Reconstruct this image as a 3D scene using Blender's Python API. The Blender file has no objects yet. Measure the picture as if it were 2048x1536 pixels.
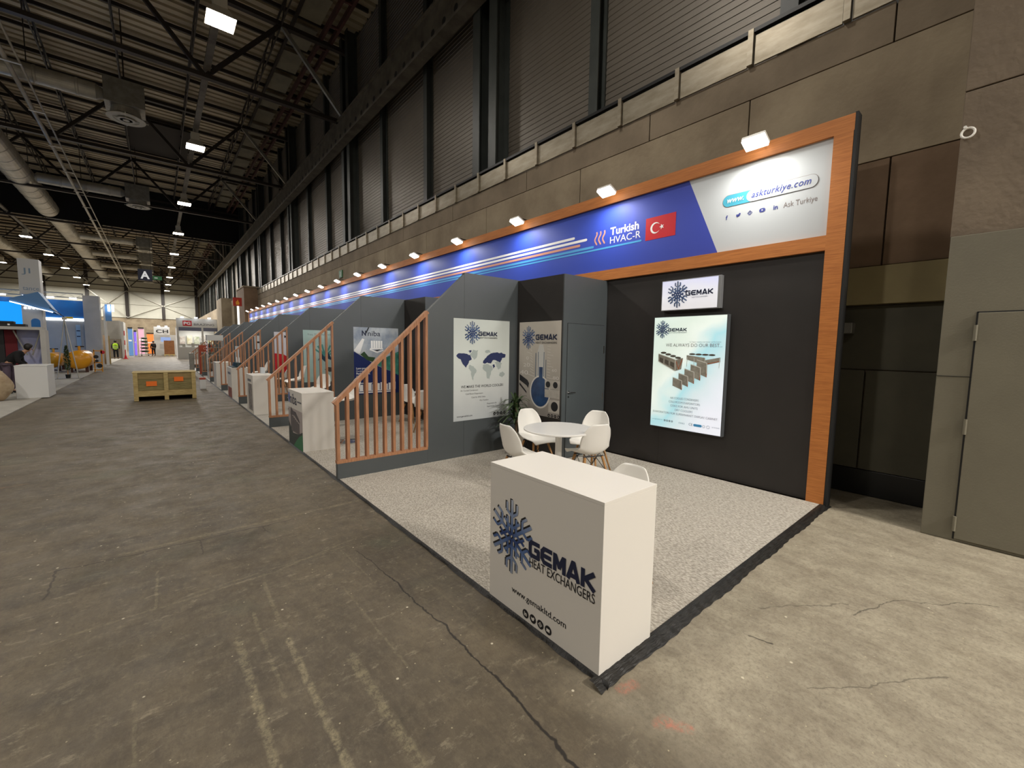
import bpy, bmesh, math, random
from mathutils import Vector, Matrix
random.seed(7)
SC = bpy.context.scene
COL = SC.collection
PI = math.pi

# ------------------------------------------------------------------ camera
FPX, PITCH, ROLL, YAW, EYE = 843.255, 0.0888938, 0.0145925, 0.698670, 1.75
fw = Vector((math.sin(YAW)*math.cos(PITCH), math.cos(YAW)*math.cos(PITCH), -math.sin(PITCH)))
rt = Vector((math.cos(YAW), -math.sin(YAW), 0)); up = rt.cross(fw)
r2 = rt*math.cos(ROLL)+up*math.sin(ROLL); u2 = -rt*math.sin(ROLL)+up*math.cos(ROLL)
cd = bpy.data.cameras.new('camera'); cam = bpy.data.objects.new('camera', cd); COL.objects.link(cam)
m = Matrix((r2, u2, -fw)).transposed().to_4x4(); m.translation = (0, 0, EYE); cam.matrix_world = m
cd.sensor_width = 36; cd.lens = FPX/2048*36; cd.clip_end = 400; cd.clip_start = .05
SC.camera = cam
# ------------------------------------------------------------------ world, exposure
SC.view_settings.view_transform = 'Standard'; SC.view_settings.look = 'None'
SC.view_settings.gamma = 1; SC.view_settings.use_curve_mapping = False
SC.view_settings.exposure = 0.0
W = bpy.data.worlds.new('world'); SC.world = W; W.use_nodes = True
W.node_tree.nodes['Background'].inputs[0].default_value = (1.0, .93, .82, 1)
W.node_tree.nodes['Background'].inputs[1].default_value = .16
# light levels (lamps themselves are built with their housings below)
HALL_W = 210.0       # high-bay lamps of the near hall, watts
SIDE_W = 560.0        # lamps of the middle row beside the photographer
FAR_W = 1100.0       # high-bay lamps of the far hall
SPOT_W = 22.0        # flood lights over the blue fascia
KEY_W = 1500.0         # lamp behind the photographer

# ------------------------------------------------------------------ materials
MATS = {}
def srgb(h):
    if isinstance(h, str):
        h = h.lstrip('#'); v = [int(h[i:i+2], 16)/255 for i in (0, 2, 4)]
    else: v = h
    return tuple((c/12.92 if c <= .04045 else ((c+.055)/1.055)**2.4) for c in v)+(1,)
def base(name):
    mt = bpy.data.materials.new(name); mt.use_nodes = True; n = mt.node_tree
    return mt, n, n.nodes['Principled BSDF']
def nd(n, t, **kw):
    x = n.nodes.new(t)
    for k, v in kw.items():
        if k in ('op', 'operation'): x.operation = v
        elif k == 'ins':
            for i, val in v.items(): x.inputs[i].default_value = val
        else: setattr(x, k, v)
    return x
def mat(name, c, rough=.6, metal=0, c2=None, scale=6, bump=0, stretch=None, emit=0, detail=4, spec=None, bscale=None, lo=.35, hi=.65, coat=0):
    if name in MATS: return MATS[name]
    mt, n, b = base(name)
    c = srgb(c); b.inputs['Base Color'].default_value = c
    b.inputs['Roughness'].default_value = rough; b.inputs['Metallic'].default_value = metal
    if spec is not None: b.inputs['Specular IOR Level'].default_value = spec
    if coat: b.inputs['Coat Weight'].default_value = coat
    if emit:
        b.inputs['Emission Color'].default_value = c; b.inputs['Emission Strength'].default_value = emit
    tc = nd(n, 'ShaderNodeTexCoord'); mp = nd(n, 'ShaderNodeMapping')
    if stretch: mp.inputs['Scale'].default_value = stretch
    n.links.new(tc.outputs['Object'], mp.inputs[0])
    nz = nd(n, 'ShaderNodeTexNoise', ins={'Scale': scale, 'Detail': detail, 'Roughness': .6}); n.links.new(mp.outputs[0], nz.inputs['Vector'])
    if c2 is not None:
        mr = nd(n, 'ShaderNodeMapRange', ins={1: lo, 2: hi}); n.links.new(nz.outputs['Fac'], mr.inputs[0])
        mx = nd(n, 'ShaderNodeMix', data_type='RGBA'); mx.inputs[6].default_value = c; mx.inputs[7].default_value = srgb(c2)
        n.links.new(mr.outputs[0], mx.inputs[0]); n.links.new(mx.outputs[2], b.inputs['Base Color'])
        if emit: n.links.new(mx.outputs[2], b.inputs['Emission Color'])
    if bump:
        nb = nz
        if bscale:
            nb = nd(n, 'ShaderNodeTexNoise', ins={'Scale': bscale, 'Detail': 3}); n.links.new(mp.outputs[0], nb.inputs['Vector'])
        bp = nd(n, 'ShaderNodeBump', ins={'Strength': bump, 'Distance': .02}); n.links.new(nb.outputs['Fac'], bp.inputs['Height']); n.links.new(bp.outputs[0], b.inputs['Normal'])
    MATS[name] = mt
    return mt
def ramp_mat(name, stops, axis='Z', lo=0, hi=1, rough=.5, emit=0, warp=0, wscale=3, metal=0):
    """gradient print along one object axis, optionally warped by noise"""
    mt, n, b = base(name)
    tc = nd(n, 'ShaderNodeTexCoord'); sp = nd(n, 'ShaderNodeSeparateXYZ'); n.links.new(tc.outputs['Object'], sp.inputs[0])
    src = sp.outputs[axis]
    if warp:
        nz = nd(n, 'ShaderNodeTexNoise', ins={'Scale': wscale, 'Detail': 3}); n.links.new(tc.outputs['Object'], nz.inputs['Vector'])
        s = nd(n, 'ShaderNodeMath', op='MULTIPLY_ADD', ins={1: warp, 2: -warp/2}); n.links.new(nz.outputs['Fac'], s.inputs[0])
        a = nd(n, 'ShaderNodeMath', op='ADD'); n.links.new(src, a.inputs[0]); n.links.new(s.outputs[0], a.inputs[1]); src = a.outputs[0]
    mr = nd(n, 'ShaderNodeMapRange', ins={1: lo, 2: hi}); n.links.new(src, mr.inputs[0])
    cr = nd(n, 'ShaderNodeValToRGB'); n.links.new(mr.outputs[0], cr.inputs[0])
    el = cr.color_ramp.elements
    while len(el) < len(stops): el.new(.5)
    for e, (p, c) in zip(el, stops): e.position = p; e.color = srgb(c)
    n.links.new(cr.outputs[0], b.inputs['Base Color']); b.inputs['Roughness'].default_value = rough; b.inputs['Metallic'].default_value = metal
    if emit: n.links.new(cr.outputs[0], b.inputs['Emission Color']); b.inputs['Emission Strength'].default_value = emit
    MATS[name] = mt
    return mt
def glow(name, c, s):
    if name in MATS: return MATS[name]
    mt, n, b = base(name); b.inputs['Base Color'].default_value = tuple(q*.6 for q in srgb(c)[:3])+(1,)
    b.inputs['Emission Color'].default_value = srgb(c); b.inputs['Emission Strength'].default_value = s
    MATS[name] = mt
    return mt

# ------------------------------------------------------------------ mesh builder
FR = {'-X': (Vector((0, -1, 0)), Vector((0, 0, 1)), Vector((-1, 0, 0))),
      '-Y': (Vector((1, 0, 0)), Vector((0, 0, 1)), Vector((0, -1, 0))),
      '+Z': (Vector((1, 0, 0)), Vector((0, 1, 0)), Vector((0, 0, 1))),
      '-Z': (Vector((1, 0, 0)), Vector((0, -1, 0)), Vector((0, 0, -1))),
      '+Y': (Vector((-1, 0, 0)), Vector((0, 0, 1)), Vector((0, 1, 0))),
      '+X': (Vector((0, 1, 0)), Vector((0, 0, 1)), Vector((1, 0, 0)))}
TXT = {}
def text_geo(s, bold, shear, spacing):
    k = (s, bold, shear, spacing)
    if k not in TXT:
        cu = bpy.data.curves.new('t', 'FONT'); cu.body = s; cu.size = 1; cu.resolution_u = 3
        cu.offset = bold; cu.shear = shear; cu.space_character = spacing
        o = bpy.data.objects.new('t', cu)
        me = bpy.data.meshes.new_from_object(o)
        vs = [v.co.copy() for v in me.vertices]; fs = [tuple(p.vertices) for p in me.polygons]
        x0 = min(v.x for v in vs); x1 = max(v.x for v in vs); y0 = min(v.y for v in vs); y1 = max(v.y for v in vs)
        bpy.data.objects.remove(o); bpy.data.meshes.remove(me); bpy.data.curves.remove(cu)
        TXT[k] = (vs, fs, x0, x1, y0, y1)
    return TXT[k]
class MB:
    def __init__(s, o=(0, 0, 0)): s.v = []; s.f = []; s.o = Vector(o)
    def add(s, vs, fs):
        n = len(s.v); s.v += [Vector(v) for v in vs]; s.f += [tuple(n+i for i in f) for f in fs]; return s
    def box(s, a, b):
        x0, y0, z0 = [min(p, q) for p, q in zip(a, b)]; x1, y1, z1 = [max(p, q) for p, q in zip(a, b)]
        return s.add([(x0, y0, z0), (x1, y0, z0), (x1, y1, z0), (x0, y1, z0), (x0, y0, z1), (x1, y0, z1), (x1, y1, z1), (x0, y1, z1)],
                     [(0, 3, 2, 1), (4, 5, 6, 7), (0, 1, 5, 4), (1, 2, 6, 5), (2, 3, 7, 6), (3, 0, 4, 7)])
    def bar(s, p, q, w, h=None, upv=(0, 0, 1)):
        p, q = Vector(p), Vector(q); h = h or w; d = (q-p).normalized(); U = Vector(upv)
        if abs(d.dot(U)) > .98: U = Vector((0, 1, 0)) if abs(d.y) < .9 else Vector((1, 0, 0))
        a = d.cross(U).normalized(); b = a.cross(d)
        vs = [e+a*(i*w/2)+b*(j*h/2) for e in (p, q) for i, j in ((-1, -1), (1, -1), (1, 1), (-1, 1))]
        return s.add(vs, [(0, 1, 2, 3), (7, 6, 5, 4), (0, 4, 5, 1), (1, 5, 6, 2), (2, 6, 7, 3), (3, 7, 4, 0)])
    def cyl(s, p, q, r, r2=None, n=12, caps=True):
        p, q = Vector(p), Vector(q); r2 = r if r2 is None else r2; d = (q-p).normalized()
        U = Vector((0, 0, 1)) if abs(d.z) < .95 else Vector((1, 0, 0)); a = d.cross(U).normalized(); b = a.cross(d)
        vs = [e+(a*math.cos(2*PI*i/n)+b*math.sin(2*PI*i/n))*rr for e, rr in ((p, r), (q, r2)) for i in range(n)]
        fs = [(i, i+n, (i+1) % n+n, (i+1) % n) for i in range(n)]
        if caps: fs += [tuple(range(n)), tuple(reversed(range(n, 2*n)))]
        return s.add(vs, fs)
    def lathe(s, c, prof, n=24, axis='Z'):
        c = Vector(c); vs = []
        for r, h in prof:
            for i in range(n):
                t = 2*PI*i/n; x, y = r*math.cos(t), r*math.sin(t)
                vs.append(c+(Vector((x, y, h)) if axis == 'Z' else Vector((x, h, y)) if axis == 'Y' else Vector((h, x, y))))
        fs = []
        for k in range(len(prof)-1):
            for i in range(n):
                j = (i+1) % n; fs.append((k*n+i, k*n+j, (k+1)*n+j, (k+1)*n+i))
        fs += [tuple(reversed(range(n))), tuple(range((len(prof)-1)*n, len(prof)*n))]
        return s.add(vs, fs)
    def tube(s, pts, r, n=6):
        for a, b in zip(pts[:-1], pts[1:]): s.cyl(a, b, r, n=n)
        return s
    def sph(s, c, r, n=10, sc=(1, 1, 1)):
        c = Vector(c); vs = []; fs = []
        for i in range(n+1):
            t = PI*i/n
            for j in range(n*2):
                p = PI*j/n; vs.append(c+Vector((r*sc[0]*math.sin(t)*math.cos(p), r*sc[1]*math.sin(t)*math.sin(p), r*sc[2]*math.cos(t))))
        for i in range(n):
            for j in range(n*2):
                k = (j+1) % (n*2); fs.append((i*2*n+j, (i+1)*2*n+j, (i+1)*2*n+k, i*2*n+k))
        return s.add(vs, fs)
    # flat print on a frame: origin o3, frame key
    def poly(s, o3, fr, pts, d=0.0, thick=0):
        u, v, w = FR[fr]; o3 = Vector(o3); s.k = (getattr(s, 'k', 0)+1) % 40
        if not thick:
            d += s.k*2e-5
            return s.add([o3+u*a+v*b+w*d for a, b in pts], [tuple(range(len(pts)))])
        n = len(pts); vs = [o3+u*a+v*b+w*e for e in (d, d+thick) for a, b in pts]
        return s.add(vs, [tuple(range(n, 2*n)), tuple(reversed(range(n)))]+[(i, (i+1) % n, (i+1) % n+n, i+n) for i in range(n)])
    def rect(s, o3, fr, a0, b0, a1, b1, d=0.0): return s.poly(o3, fr, [(a0, b0), (a1, b0), (a1, b1), (a0, b1)], d)
    def disc(s, o3, fr, a, b, r, d=0.0, n=20, ry=None, a0=0, a1=2*PI):
        ry = ry or r; return s.poly(o3, fr, [(a+r*math.cos(a0+(a1-a0)*i/n), b+ry*math.sin(a0+(a1-a0)*i/n)) for i in range(n if a1-a0 > 6.2 else n+1)], d)
    def ring(s, o3, fr, a, b, r, w, d=0.0, n=20, ry=None):
        ry = ry or r; k = (r-w)/r
        for i in range(n):
            t0, t1 = 2*PI*i/n, 2*PI*(i+1)/n
            s.poly(o3, fr, [(a+r*math.cos(t0), b+ry*math.sin(t0)), (a+r*math.cos(t1), b+ry*math.sin(t1)), (a+k*r*math.cos(t1), b+k*ry*math.sin(t1)), (a+k*r*math.cos(t0), b+k*ry*math.sin(t0))], d)
        return s
    def seg(s, o3, fr, a, b, w, d=0.0):
        a, b = Vector(a), Vector(b); t = (b-a).normalized(); nn = Vector((-t.y, t.x))*w/2
        return s.poly(o3, fr, [a-nn, b-nn, b+nn, a+nn], d)
    def line(s, o3, fr, pts, w, d=0.0):
        for a, b in zip(pts[:-1], pts[1:]): s.seg(o3, fr, a, b, w, d)
        return s
    def text(s, o3, fr, t, a, b, w=None, h=None, size=None, bold=0, shear=0, sp=1, d=0.0, al='L', slope=0):
        """left-bottom at (a,b); fitted to width w and/or height h"""
        vs, fs, x0, x1, y0, y1 = text_geo(t, bold, shear, sp)
        sy = size if size else (h/(y1-y0) if h else w/(x1-x0)); sx = w/(x1-x0) if w else sy
        if al == 'C': a -= sx*(x1-x0)/2
        if al == 'R': a -= sx*(x1-x0)
        u, v, ww = FR[fr]; o3 = Vector(o3)
        return s.add([o3+u*(a+(p.x-x0)*sx)+v*(b+(p.y-(y0 if h else 0))*sy+slope*(p.x-x0)*sx)+ww*d for p in vs], fs)
    def build(s, name, mt, par=None, smooth=False, kind=None, label=None, bev=0, mesh=None):
        if mesh is None:
            off = s.o
            if par is not None and not s.o.length: off = Vector(par.get('_o', (0, 0, 0)))
            me = bpy.data.meshes.new(name); me.from_pydata([tuple(v-off) for v in s.v], [], s.f)
            me.materials.append(mt)
            if smooth: me.polygons.foreach_set('use_smooth', [True]*len(me.polygons))
            me.update()
        else: me = mesh
        o = bpy.data.objects.new(name, me); COL.objects.link(o)
        if par is not None: o.parent = par
        elif s.o.length: o.location = s.o
        if par is not None and '_o' in par: o['_o'] = par['_o']
        if kind: o['kind'] = kind
        if label: o['label'] = label
        if bev:
            md = o.modifiers.new('bevel', 'BEVEL'); md.width = bev; md.segments = 2; md.limit_method = 'ANGLE'
        if smooth and not bev:
            pass
        return o
def thing(name, label=None, cat=None, loc=(0, 0, 0), rz=0, group=None, local=False):
    """an Empty; parts added later in WORLD coordinates are stored relative to it (unless local)"""
    o = bpy.data.objects.new(name, None); COL.objects.link(o); o.empty_display_size = .2
    o.location = loc; o.rotation_euler = (0, 0, rz)
    if not local: o['_o'] = tuple(float(c) for c in loc)
    tagit(o, label, cat, group); return o
def tagit(o, label=None, cat=None, group=None, kind=None):
    if label: o['label'] = label
    if cat: o['category'] = cat
    if group: o['group'] = group
    if kind: o['kind'] = kind
    return o
def kids(o): return [c for c in bpy.data.objects if c.parent == o]
def dup(root, loc, rz=0, label=None, tree=None):
    r = root.copy(); COL.objects.link(r); r.location = loc; r.rotation_euler = (0, 0, rz)
    if label: r['label'] = label
    for ch in kids(root):
        c = ch.copy(); COL.objects.link(c); c.parent = r
        for g in kids(ch):
            d = g.copy(); COL.objects.link(d); d.parent = c
    return r
ORD = ['first', 'second', 'third', 'fourth', 'fifth', 'sixth', 'seventh', 'eighth', 'ninth', 'tenth', 'eleventh', 'twelfth', 'thirteenth', 'fourteenth', 'fifteenth', 'sixteenth', 'seventeenth', 'eighteenth', 'nineteenth', 'twentieth']

# ------------------------------------------------------------------ palette
M_orange = mat('orange oak laminate', '#c27a3a', .55, c2='#a9642b', scale=9, stretch=(.6, .6, 9), detail=5)
M_orange_h = mat('orange oak laminate along', '#c27a3a', .55, c2='#a9642b', scale=9, stretch=(9, .4, 9), detail=5)
M_fence = mat('salmon oak slat', '#bb8560', .5, c2='#9f6e4c', scale=8, stretch=(6, 6, .5))
M_char = mat('charcoal laminate', '#454b4d', .46, c2='#41474a', scale=1.5, spec=1.0)
M_charback = mat('dark brown black laminate', '#2d2927', .5, c2='#272422', scale=1.5)
M_black = mat('black', '#141414', .6)
M_white = mat('white laminate', '#dfdad1', .45)
M_whitep = mat('white plastic', '#eae7e0', .32)
M_whitel = mat('white gloss table', '#e8e6e2', .15)
M_conc = mat('raw concrete wall', '#9d8f77', .85, c2='#82745f', scale=1.1, bump=.25, bscale=14, detail=8)
M_conc2 = mat('raw concrete wall darker', '#8a7c68', .85, c2='#746755', scale=1.1, bump=.25, bscale=14, detail=8)
M_concb = mat('pinkish grey concrete', '#796b5a', .85, c2='#695c4d', scale=1.6, bump=.3, bscale=18, detail=8)
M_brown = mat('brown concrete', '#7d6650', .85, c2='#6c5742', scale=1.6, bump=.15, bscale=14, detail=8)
M_grey = mat('grey painted steel cladding', '#716c5c', .5, c2='#6b6657', scale=2, bump=.05, bscale=60)
M_olive = mat('olive painted panel', '#4c4838', .6, c2='#434031', scale=2)
M_beige = mat('beige painted beam', '#93865e', .7, c2='#877a56', scale=2)
M_fac = mat('ribbed grey facade', '#6f685e', .45, metal=.3, c2='#655e54', scale=.6)
M_col = mat('dark green steel', '#3b3f3c', .45, c2='#313532', scale=2)
M_truss = mat('dark truss steel', '#2c241d', .5, c2='#241d18', scale=3)
M_red = mat('red oxide steel', '#56342e', .55, c2='#432822', scale=3)
M_deck = mat('galvanised roof deck', '#c9bda3', .45, metal=.15, c2='#aea289', scale=.35)
M_galv = mat('galvanised metal', '#c2beb2', .38, metal=.4, c2='#a9a599', scale=1.5)
M_steel = mat('grey steel', '#9a988f', .4, metal=.5, c2='#85837b', scale=4)
M_chrome = mat('chrome', '#d8d8d8', .1, metal=1)
M_black_m = mat('black metal', '#1c1c1c', .4, metal=.3)
M_wood = mat('beech', '#b98a55', .5, c2='#a57745', scale=10, stretch=(5, 5, .5))
M_navy = mat('navy print', '#1b2340', .5)
M_ink = mat('black print', '#1c1c20', .5)
M_inkg = mat('grey print', '#6d6f74', .5)
M_wink = mat('white print', '#f0f0f0', .5)
M_bluei = mat('blue print', '#2f4ea0', .5)
M_lamp = glow('lamp glass', '#fff3df', 28)
M_lamp_far = glow('lamp glass far', '#fff6e6', 22)
M_flood = glow('flood glass', '#fff8ea', 14)

# ================================================================== SETTING
def st(o, **k): o['kind'] = 'structure'; return o
def floor_mat():
    mt, n, b = base('worn hall concrete')
    tc = nd(n, 'ShaderNodeTexCoord'); P = tc.outputs['Object']
    def noise(sc, det=6, st_=None, rough=.6):
        x = nd(n, 'ShaderNodeTexNoise', ins={'Scale': sc, 'Detail': det, 'Roughness': rough})
        if st_:
            mp = nd(n, 'ShaderNodeMapping'); mp.inputs['Scale'].default_value = st_; n.links.new(P, mp.inputs[0]); n.links.new(mp.outputs[0], x.inputs['Vector'])
        else: n.links.new(P, x.inputs['Vector'])
        return x.outputs['Fac']
    def rng(src, a, b_, lo=0, hi=1):
        x = nd(n, 'ShaderNodeMapRange', ins={1: a, 2: b_, 3: lo, 4: hi}); n.links.new(src, x.inputs[0]); return x.outputs[0]
    def mix(f, A, B):
        x = nd(n, 'ShaderNodeMix', data_type='RGBA')
        for sock, val in ((x.inputs[0], f), (x.inputs[6], A), (x.inputs[7], B)):
            if isinstance(val, (tuple, float)): sock.default_value = val
            else: n.links.new(val, sock)
        return x.outputs[2]
    def mul(a, c):
        x = nd(n, 'ShaderNodeMath', op='MULTIPLY'); n.links.new(a, x.inputs[0])
        if isinstance(c, float): x.inputs[1].default_value = c
        else: n.links.new(c, x.inputs[1])
        return x.outputs[0]
    col = mix(rng(noise(.35, 4), .38, .62), srgb('#595041'), srgb('#4e4538'))
    col = mix(rng(noise(1.6, 8, (1, .45, 1), .7), .42, .66), col, srgb('#655a48'))
    col = mix(mul(rng(noise(2.3, 9, (.6, 1.4, 1), .72), .5, .7), .75), col, srgb('#3a342b'))
    col = mix(mul(rng(noise(.9, 3), .58, .7), .35), col, srgb('#5f6450'))
    col = mix(mul(rng(noise(16, 8, (1, .6, 1), .85), .47, .66), .6), col, srgb('#746955'))
    col = mix(mul(rng(noise(45, 6, (1, .5, 1), .85), .5, .68), .55), col, srgb('#433b31')); col = mix(mul(rng(noise(6, 10, (1.4, .7, 1), .8), .54, .62), .5), col, srgb('#4a4238')); col = mix(mul(rng(noise(9, 10, (.7, 1.4, 1), .8), .56, .64), .4), col, srgb('#a1967f'))
    # greyer floor south of the stand; its brighter lighting is painted into the paler colour
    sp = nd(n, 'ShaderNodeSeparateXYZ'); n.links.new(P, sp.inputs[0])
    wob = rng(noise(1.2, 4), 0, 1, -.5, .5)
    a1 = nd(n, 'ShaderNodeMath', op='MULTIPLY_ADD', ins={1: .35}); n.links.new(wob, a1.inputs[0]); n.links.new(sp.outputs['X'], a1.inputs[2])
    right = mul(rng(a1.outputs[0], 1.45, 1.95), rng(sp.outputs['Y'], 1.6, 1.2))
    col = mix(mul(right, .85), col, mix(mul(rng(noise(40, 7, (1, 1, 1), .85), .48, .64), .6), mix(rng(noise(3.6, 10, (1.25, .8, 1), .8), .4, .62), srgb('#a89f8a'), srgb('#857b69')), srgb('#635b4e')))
    bigw = rng(noise(3, 4), 0, 1, -.06, .06)
    wv = nd(n, 'ShaderNodeCombineXYZ'); n.links.new(bigw, wv.inputs[0]); n.links.new(bigw, wv.inputs[1])
    nf = nd(n, 'ShaderNodeTexNoise', ins={'Scale': 14, 'Detail': 3}); n.links.new(P, nf.inputs['Vector'])
    nfs = nd(n, 'ShaderNodeVectorMath', op='MULTIPLY_ADD'); nfs.inputs[1].default_value = (.03, .03, 0); nfs.inputs[2].default_value = (-.015, -.015, 0)
    n.links.new(nf.outputs['Color'], nfs.inputs[0])
    pj = nd(n, 'ShaderNodeVectorMath', op='ADD'); n.links.new(P, pj.inputs[0]); n.links.new(nfs.outputs[0], pj.inputs[1])
    pw = nd(n, 'ShaderNodeVectorMath', op='ADD'); n.links.new(pj.outputs[0], pw.inputs[0]); n.links.new(wv.outputs[0], pw.inputs[1])
    brk = rng(noise(22, 8, None, .85), .44, .60)
    brk2 = rng(noise(4, 4), .4, .55)
    def segm(x0, y0, x1, y1, w, crack=False):
        src = pw.outputs[0] if crack else pj.outputs[0]
        pa = nd(n, 'ShaderNodeVectorMath', op='SUBTRACT'); n.links.new(src, pa.inputs[0]); pa.inputs[1].default_value = (x0, y0, 0)
        ba = Vector((x1-x0, y1-y0, 0)); L2 = ba.length_squared
        dt = nd(n, 'ShaderNodeVectorMath', op='DOT_PRODUCT'); n.links.new(pa.outputs[0], dt.inputs[0]); dt.inputs[1].default_value = ba/L2
        cl = nd(n, 'ShaderNodeClamp'); n.links.new(dt.outputs['Value'], cl.inputs[0])
        scv = nd(n, 'ShaderNodeVectorMath', op='SCALE'); scv.inputs[0].default_value = ba; n.links.new(cl.outputs[0], scv.inputs['Scale'])
        df = nd(n, 'ShaderNodeVectorMath', op='DISTANCE'); n.links.new(pa.outputs[0], df.inputs[0]); n.links.new(scv.outputs[0], df.inputs[1])
        return rng(df.outputs['Value'], w*.75, w*.35)
    pale, dark = srgb('#8f8569'), srgb('#2f2922')
    for x0, y0, x1, y1, w, k, c in [
        (.287, 2.83, .305, 1.2, .035, .75, pale), (.515, 2.65, .535, 1.2, .03, .85, pale), (.757, 2.27, .765, 1.1, .045, .7, pale),
        (.516, 3.41, .511, 2.76, .02, .5, pale), (.40, 3.05, .40, 2.85, .02, .5, pale), (-.55, 3.48, .65, 3.53, .02, .5, pale), (.648, 3.54, 1.31, 3.72, .016, .4, pale), (.10, 3.56, 1.3, 3.62, .012, .5, pale),
        (-.165, 2.77, -.148, 1.9, .015, .35, pale), (-.078, 4.09, -.086, 3.48, .014, .55, pale), (-.3, 4.60, 1.66, 4.62, .045, .55, pale), (.4, 2.8, .405, 2.2, .018, .45, pale),
        (-2.3, 11.7, .9, 11.2, .07, .4, pale), (-3, 8.9, 1.6, 8.7, .05, .3, pale), (-2.6, 7.3, -1.3, 7.6, .04, .6, srgb('#8f6f50')), (-3, 16.9, .6, 16.8, .12, .35, pale), (-3, 21.5, 1.6, 21.3, .15, .35, pale), (-3, 31, 1.6, 31, .25, .4, pale), (-3, 43, 3, 43, .5, .5, pale),
        (.95, 3.0, .97, 1.9, .012, .35, pale), (1.45, 2.9, 1.47, 2.0, .012, .3, pale), (1.12, 3.6, 1.15, 2.9, .012, .35, pale),
        (3.0, 1.0, 3.4, -.3, .01, .3, pale), (4.2, .9, 4.3, -1, .012, .3, pale)]:
        mk = mul(mul(segm(x0, y0, x1, y1, w), brk if w < .06 else brk2), float(k)); col = mix(mk, col, c)
    for x0, y0, x1, y1, w, k in [(-.668, 4.56, .957, 4.50, .012, .8), (-.668, 4.56, -.66, 4.1, .012, .7), (.22, 4.53, .215, 4.2, .01, .6), (.7, 4.5, .71, 4.3, .012, .6), (-4.5, 13.2, 1.6, 13.1, .04, .4),
                              (2.69, .91, 2.73, .80, .012, .8), (2.5, .55, 3.2, .1, .008, .5), (3.49, .58, 3.9, .42, .008, .6), (3.9, .42, 4.4, -.04, .008, .6), (2.2, .2, 2.6, -.1, .008, .5), (3.05, .97, 3.6, .62, .008, .45)]:
        col = mix(mul(segm(x0, y0, x1, y1, w, True), float(k)), col, dark)
    cm = None
    for x0, y0, x1, y1, w, k in [(1.22, 3.5, 1.26, 3.0, .007, .8), (1.26, 3.0, 1.291, 2.28, .009, .9), (1.291, 2.28, 1.3, 1.61, .01, .9), (1.3, 1.61, 1.26, .9, .013, .95)]:
        col = mix(mul(segm(x0, y0, x1, y1, w, True), float(k)), col, srgb('#1f1a15'))
    for x0, y0, x1, y1, w, k in [(-.4, 4.35, .3, 4.35, .32, .35), (.4, 4.3, .75, 4.35, .25, .35)]:
        col = mix(mul(mul(segm(x0, y0, x1, y1, w), brk2), float(k)), col, srgb('#3e3c2e'))
    for x0, y0, x1, y1 in [(1.74, 1.17, 1.83, 1.15), (1.75, .93, 1.80, .84), (1.72, .94, 1.76, .93)]:
        col = mix(mul(mul(segm(x0, y0, x1, y1, .05), brk), .7), col, srgb('#b9705c'))
    vo = nd(n, 'ShaderNodeTexVoronoi', ins={'Scale': 9, 'Randomness': 1}); n.links.new(P, vo.inputs['Vector'])
    vr = rng(vo.outputs['Distance'], .085, .05)
    hs = nd(n, 'ShaderNodeSeparateColor'); n.links.new(vo.outputs['Color'], hs.inputs[0])
    col = mix(mul(mul(vr, rng(hs.outputs[0], .78, .80)), .85), col, srgb('#cfc6ae'))
    vo2 = nd(n, 'ShaderNodeTexVoronoi', ins={'Scale': 26, 'Randomness': 1}); n.links.new(P, vo2.inputs['Vector'])
    hs2 = nd(n, 'ShaderNodeSeparateColor'); n.links.new(vo2.outputs['Color'], hs2.inputs[0])
    col = mix(mul(mul(rng(vo2.outputs['Distance'], .13, .08), rng(hs2.outputs[1], .84, .86)), .6), col, srgb('#c4b998'))
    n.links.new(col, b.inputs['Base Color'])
    n.links.new(rng(noise(3, 6), .3, .7, .5, .8), b.inputs['Roughness'])
    bp = nd(n, 'ShaderNodeBump', ins={'Strength': .35, 'Distance': .012}); n.links.new(noise(30, 8, None, .75), bp.inputs['Height']); n.links.new(bp.outputs[0], b.inputs['Normal'])
    return mt
WX = 6.5          # plane of the concrete wall
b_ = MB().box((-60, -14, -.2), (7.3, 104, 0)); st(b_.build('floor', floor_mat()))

# roof deck with real corrugations
b_ = MB(); y = -14.0; vs = []; fs = []; i = 0
while y < 104:
    for yy, z in ((y, 14.80), (y+.27, 14.80), (y+.30, 15.04), (y+.42, 15.04)):
        vs += [(-60, yy, z), (7.3, yy, z)]
        if i: fs.append((2*i-2, 2*i, 2*i+1, 2*i-1))
        i += 1
    y += .45
b_.add(vs, fs); ceil = st(b_.build('ceiling', M_deck))
M_roofpan = mat('pale roof panel', '#8a8470', .7, c2='#777161', scale=1)
me = None
for k in range(50):
    y = 6+2.03*k
    if y > 103: break
    b_ = MB((5.2, y, 14.5)).box((4.78, y-.78, 14.46), (5.62, y+.78, 14.5))
    o = b_.build('panel', M_roofpan, mesh=me); me = o.data; o.parent = ceil; o.location = (5.2, y, 14.5)

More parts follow.
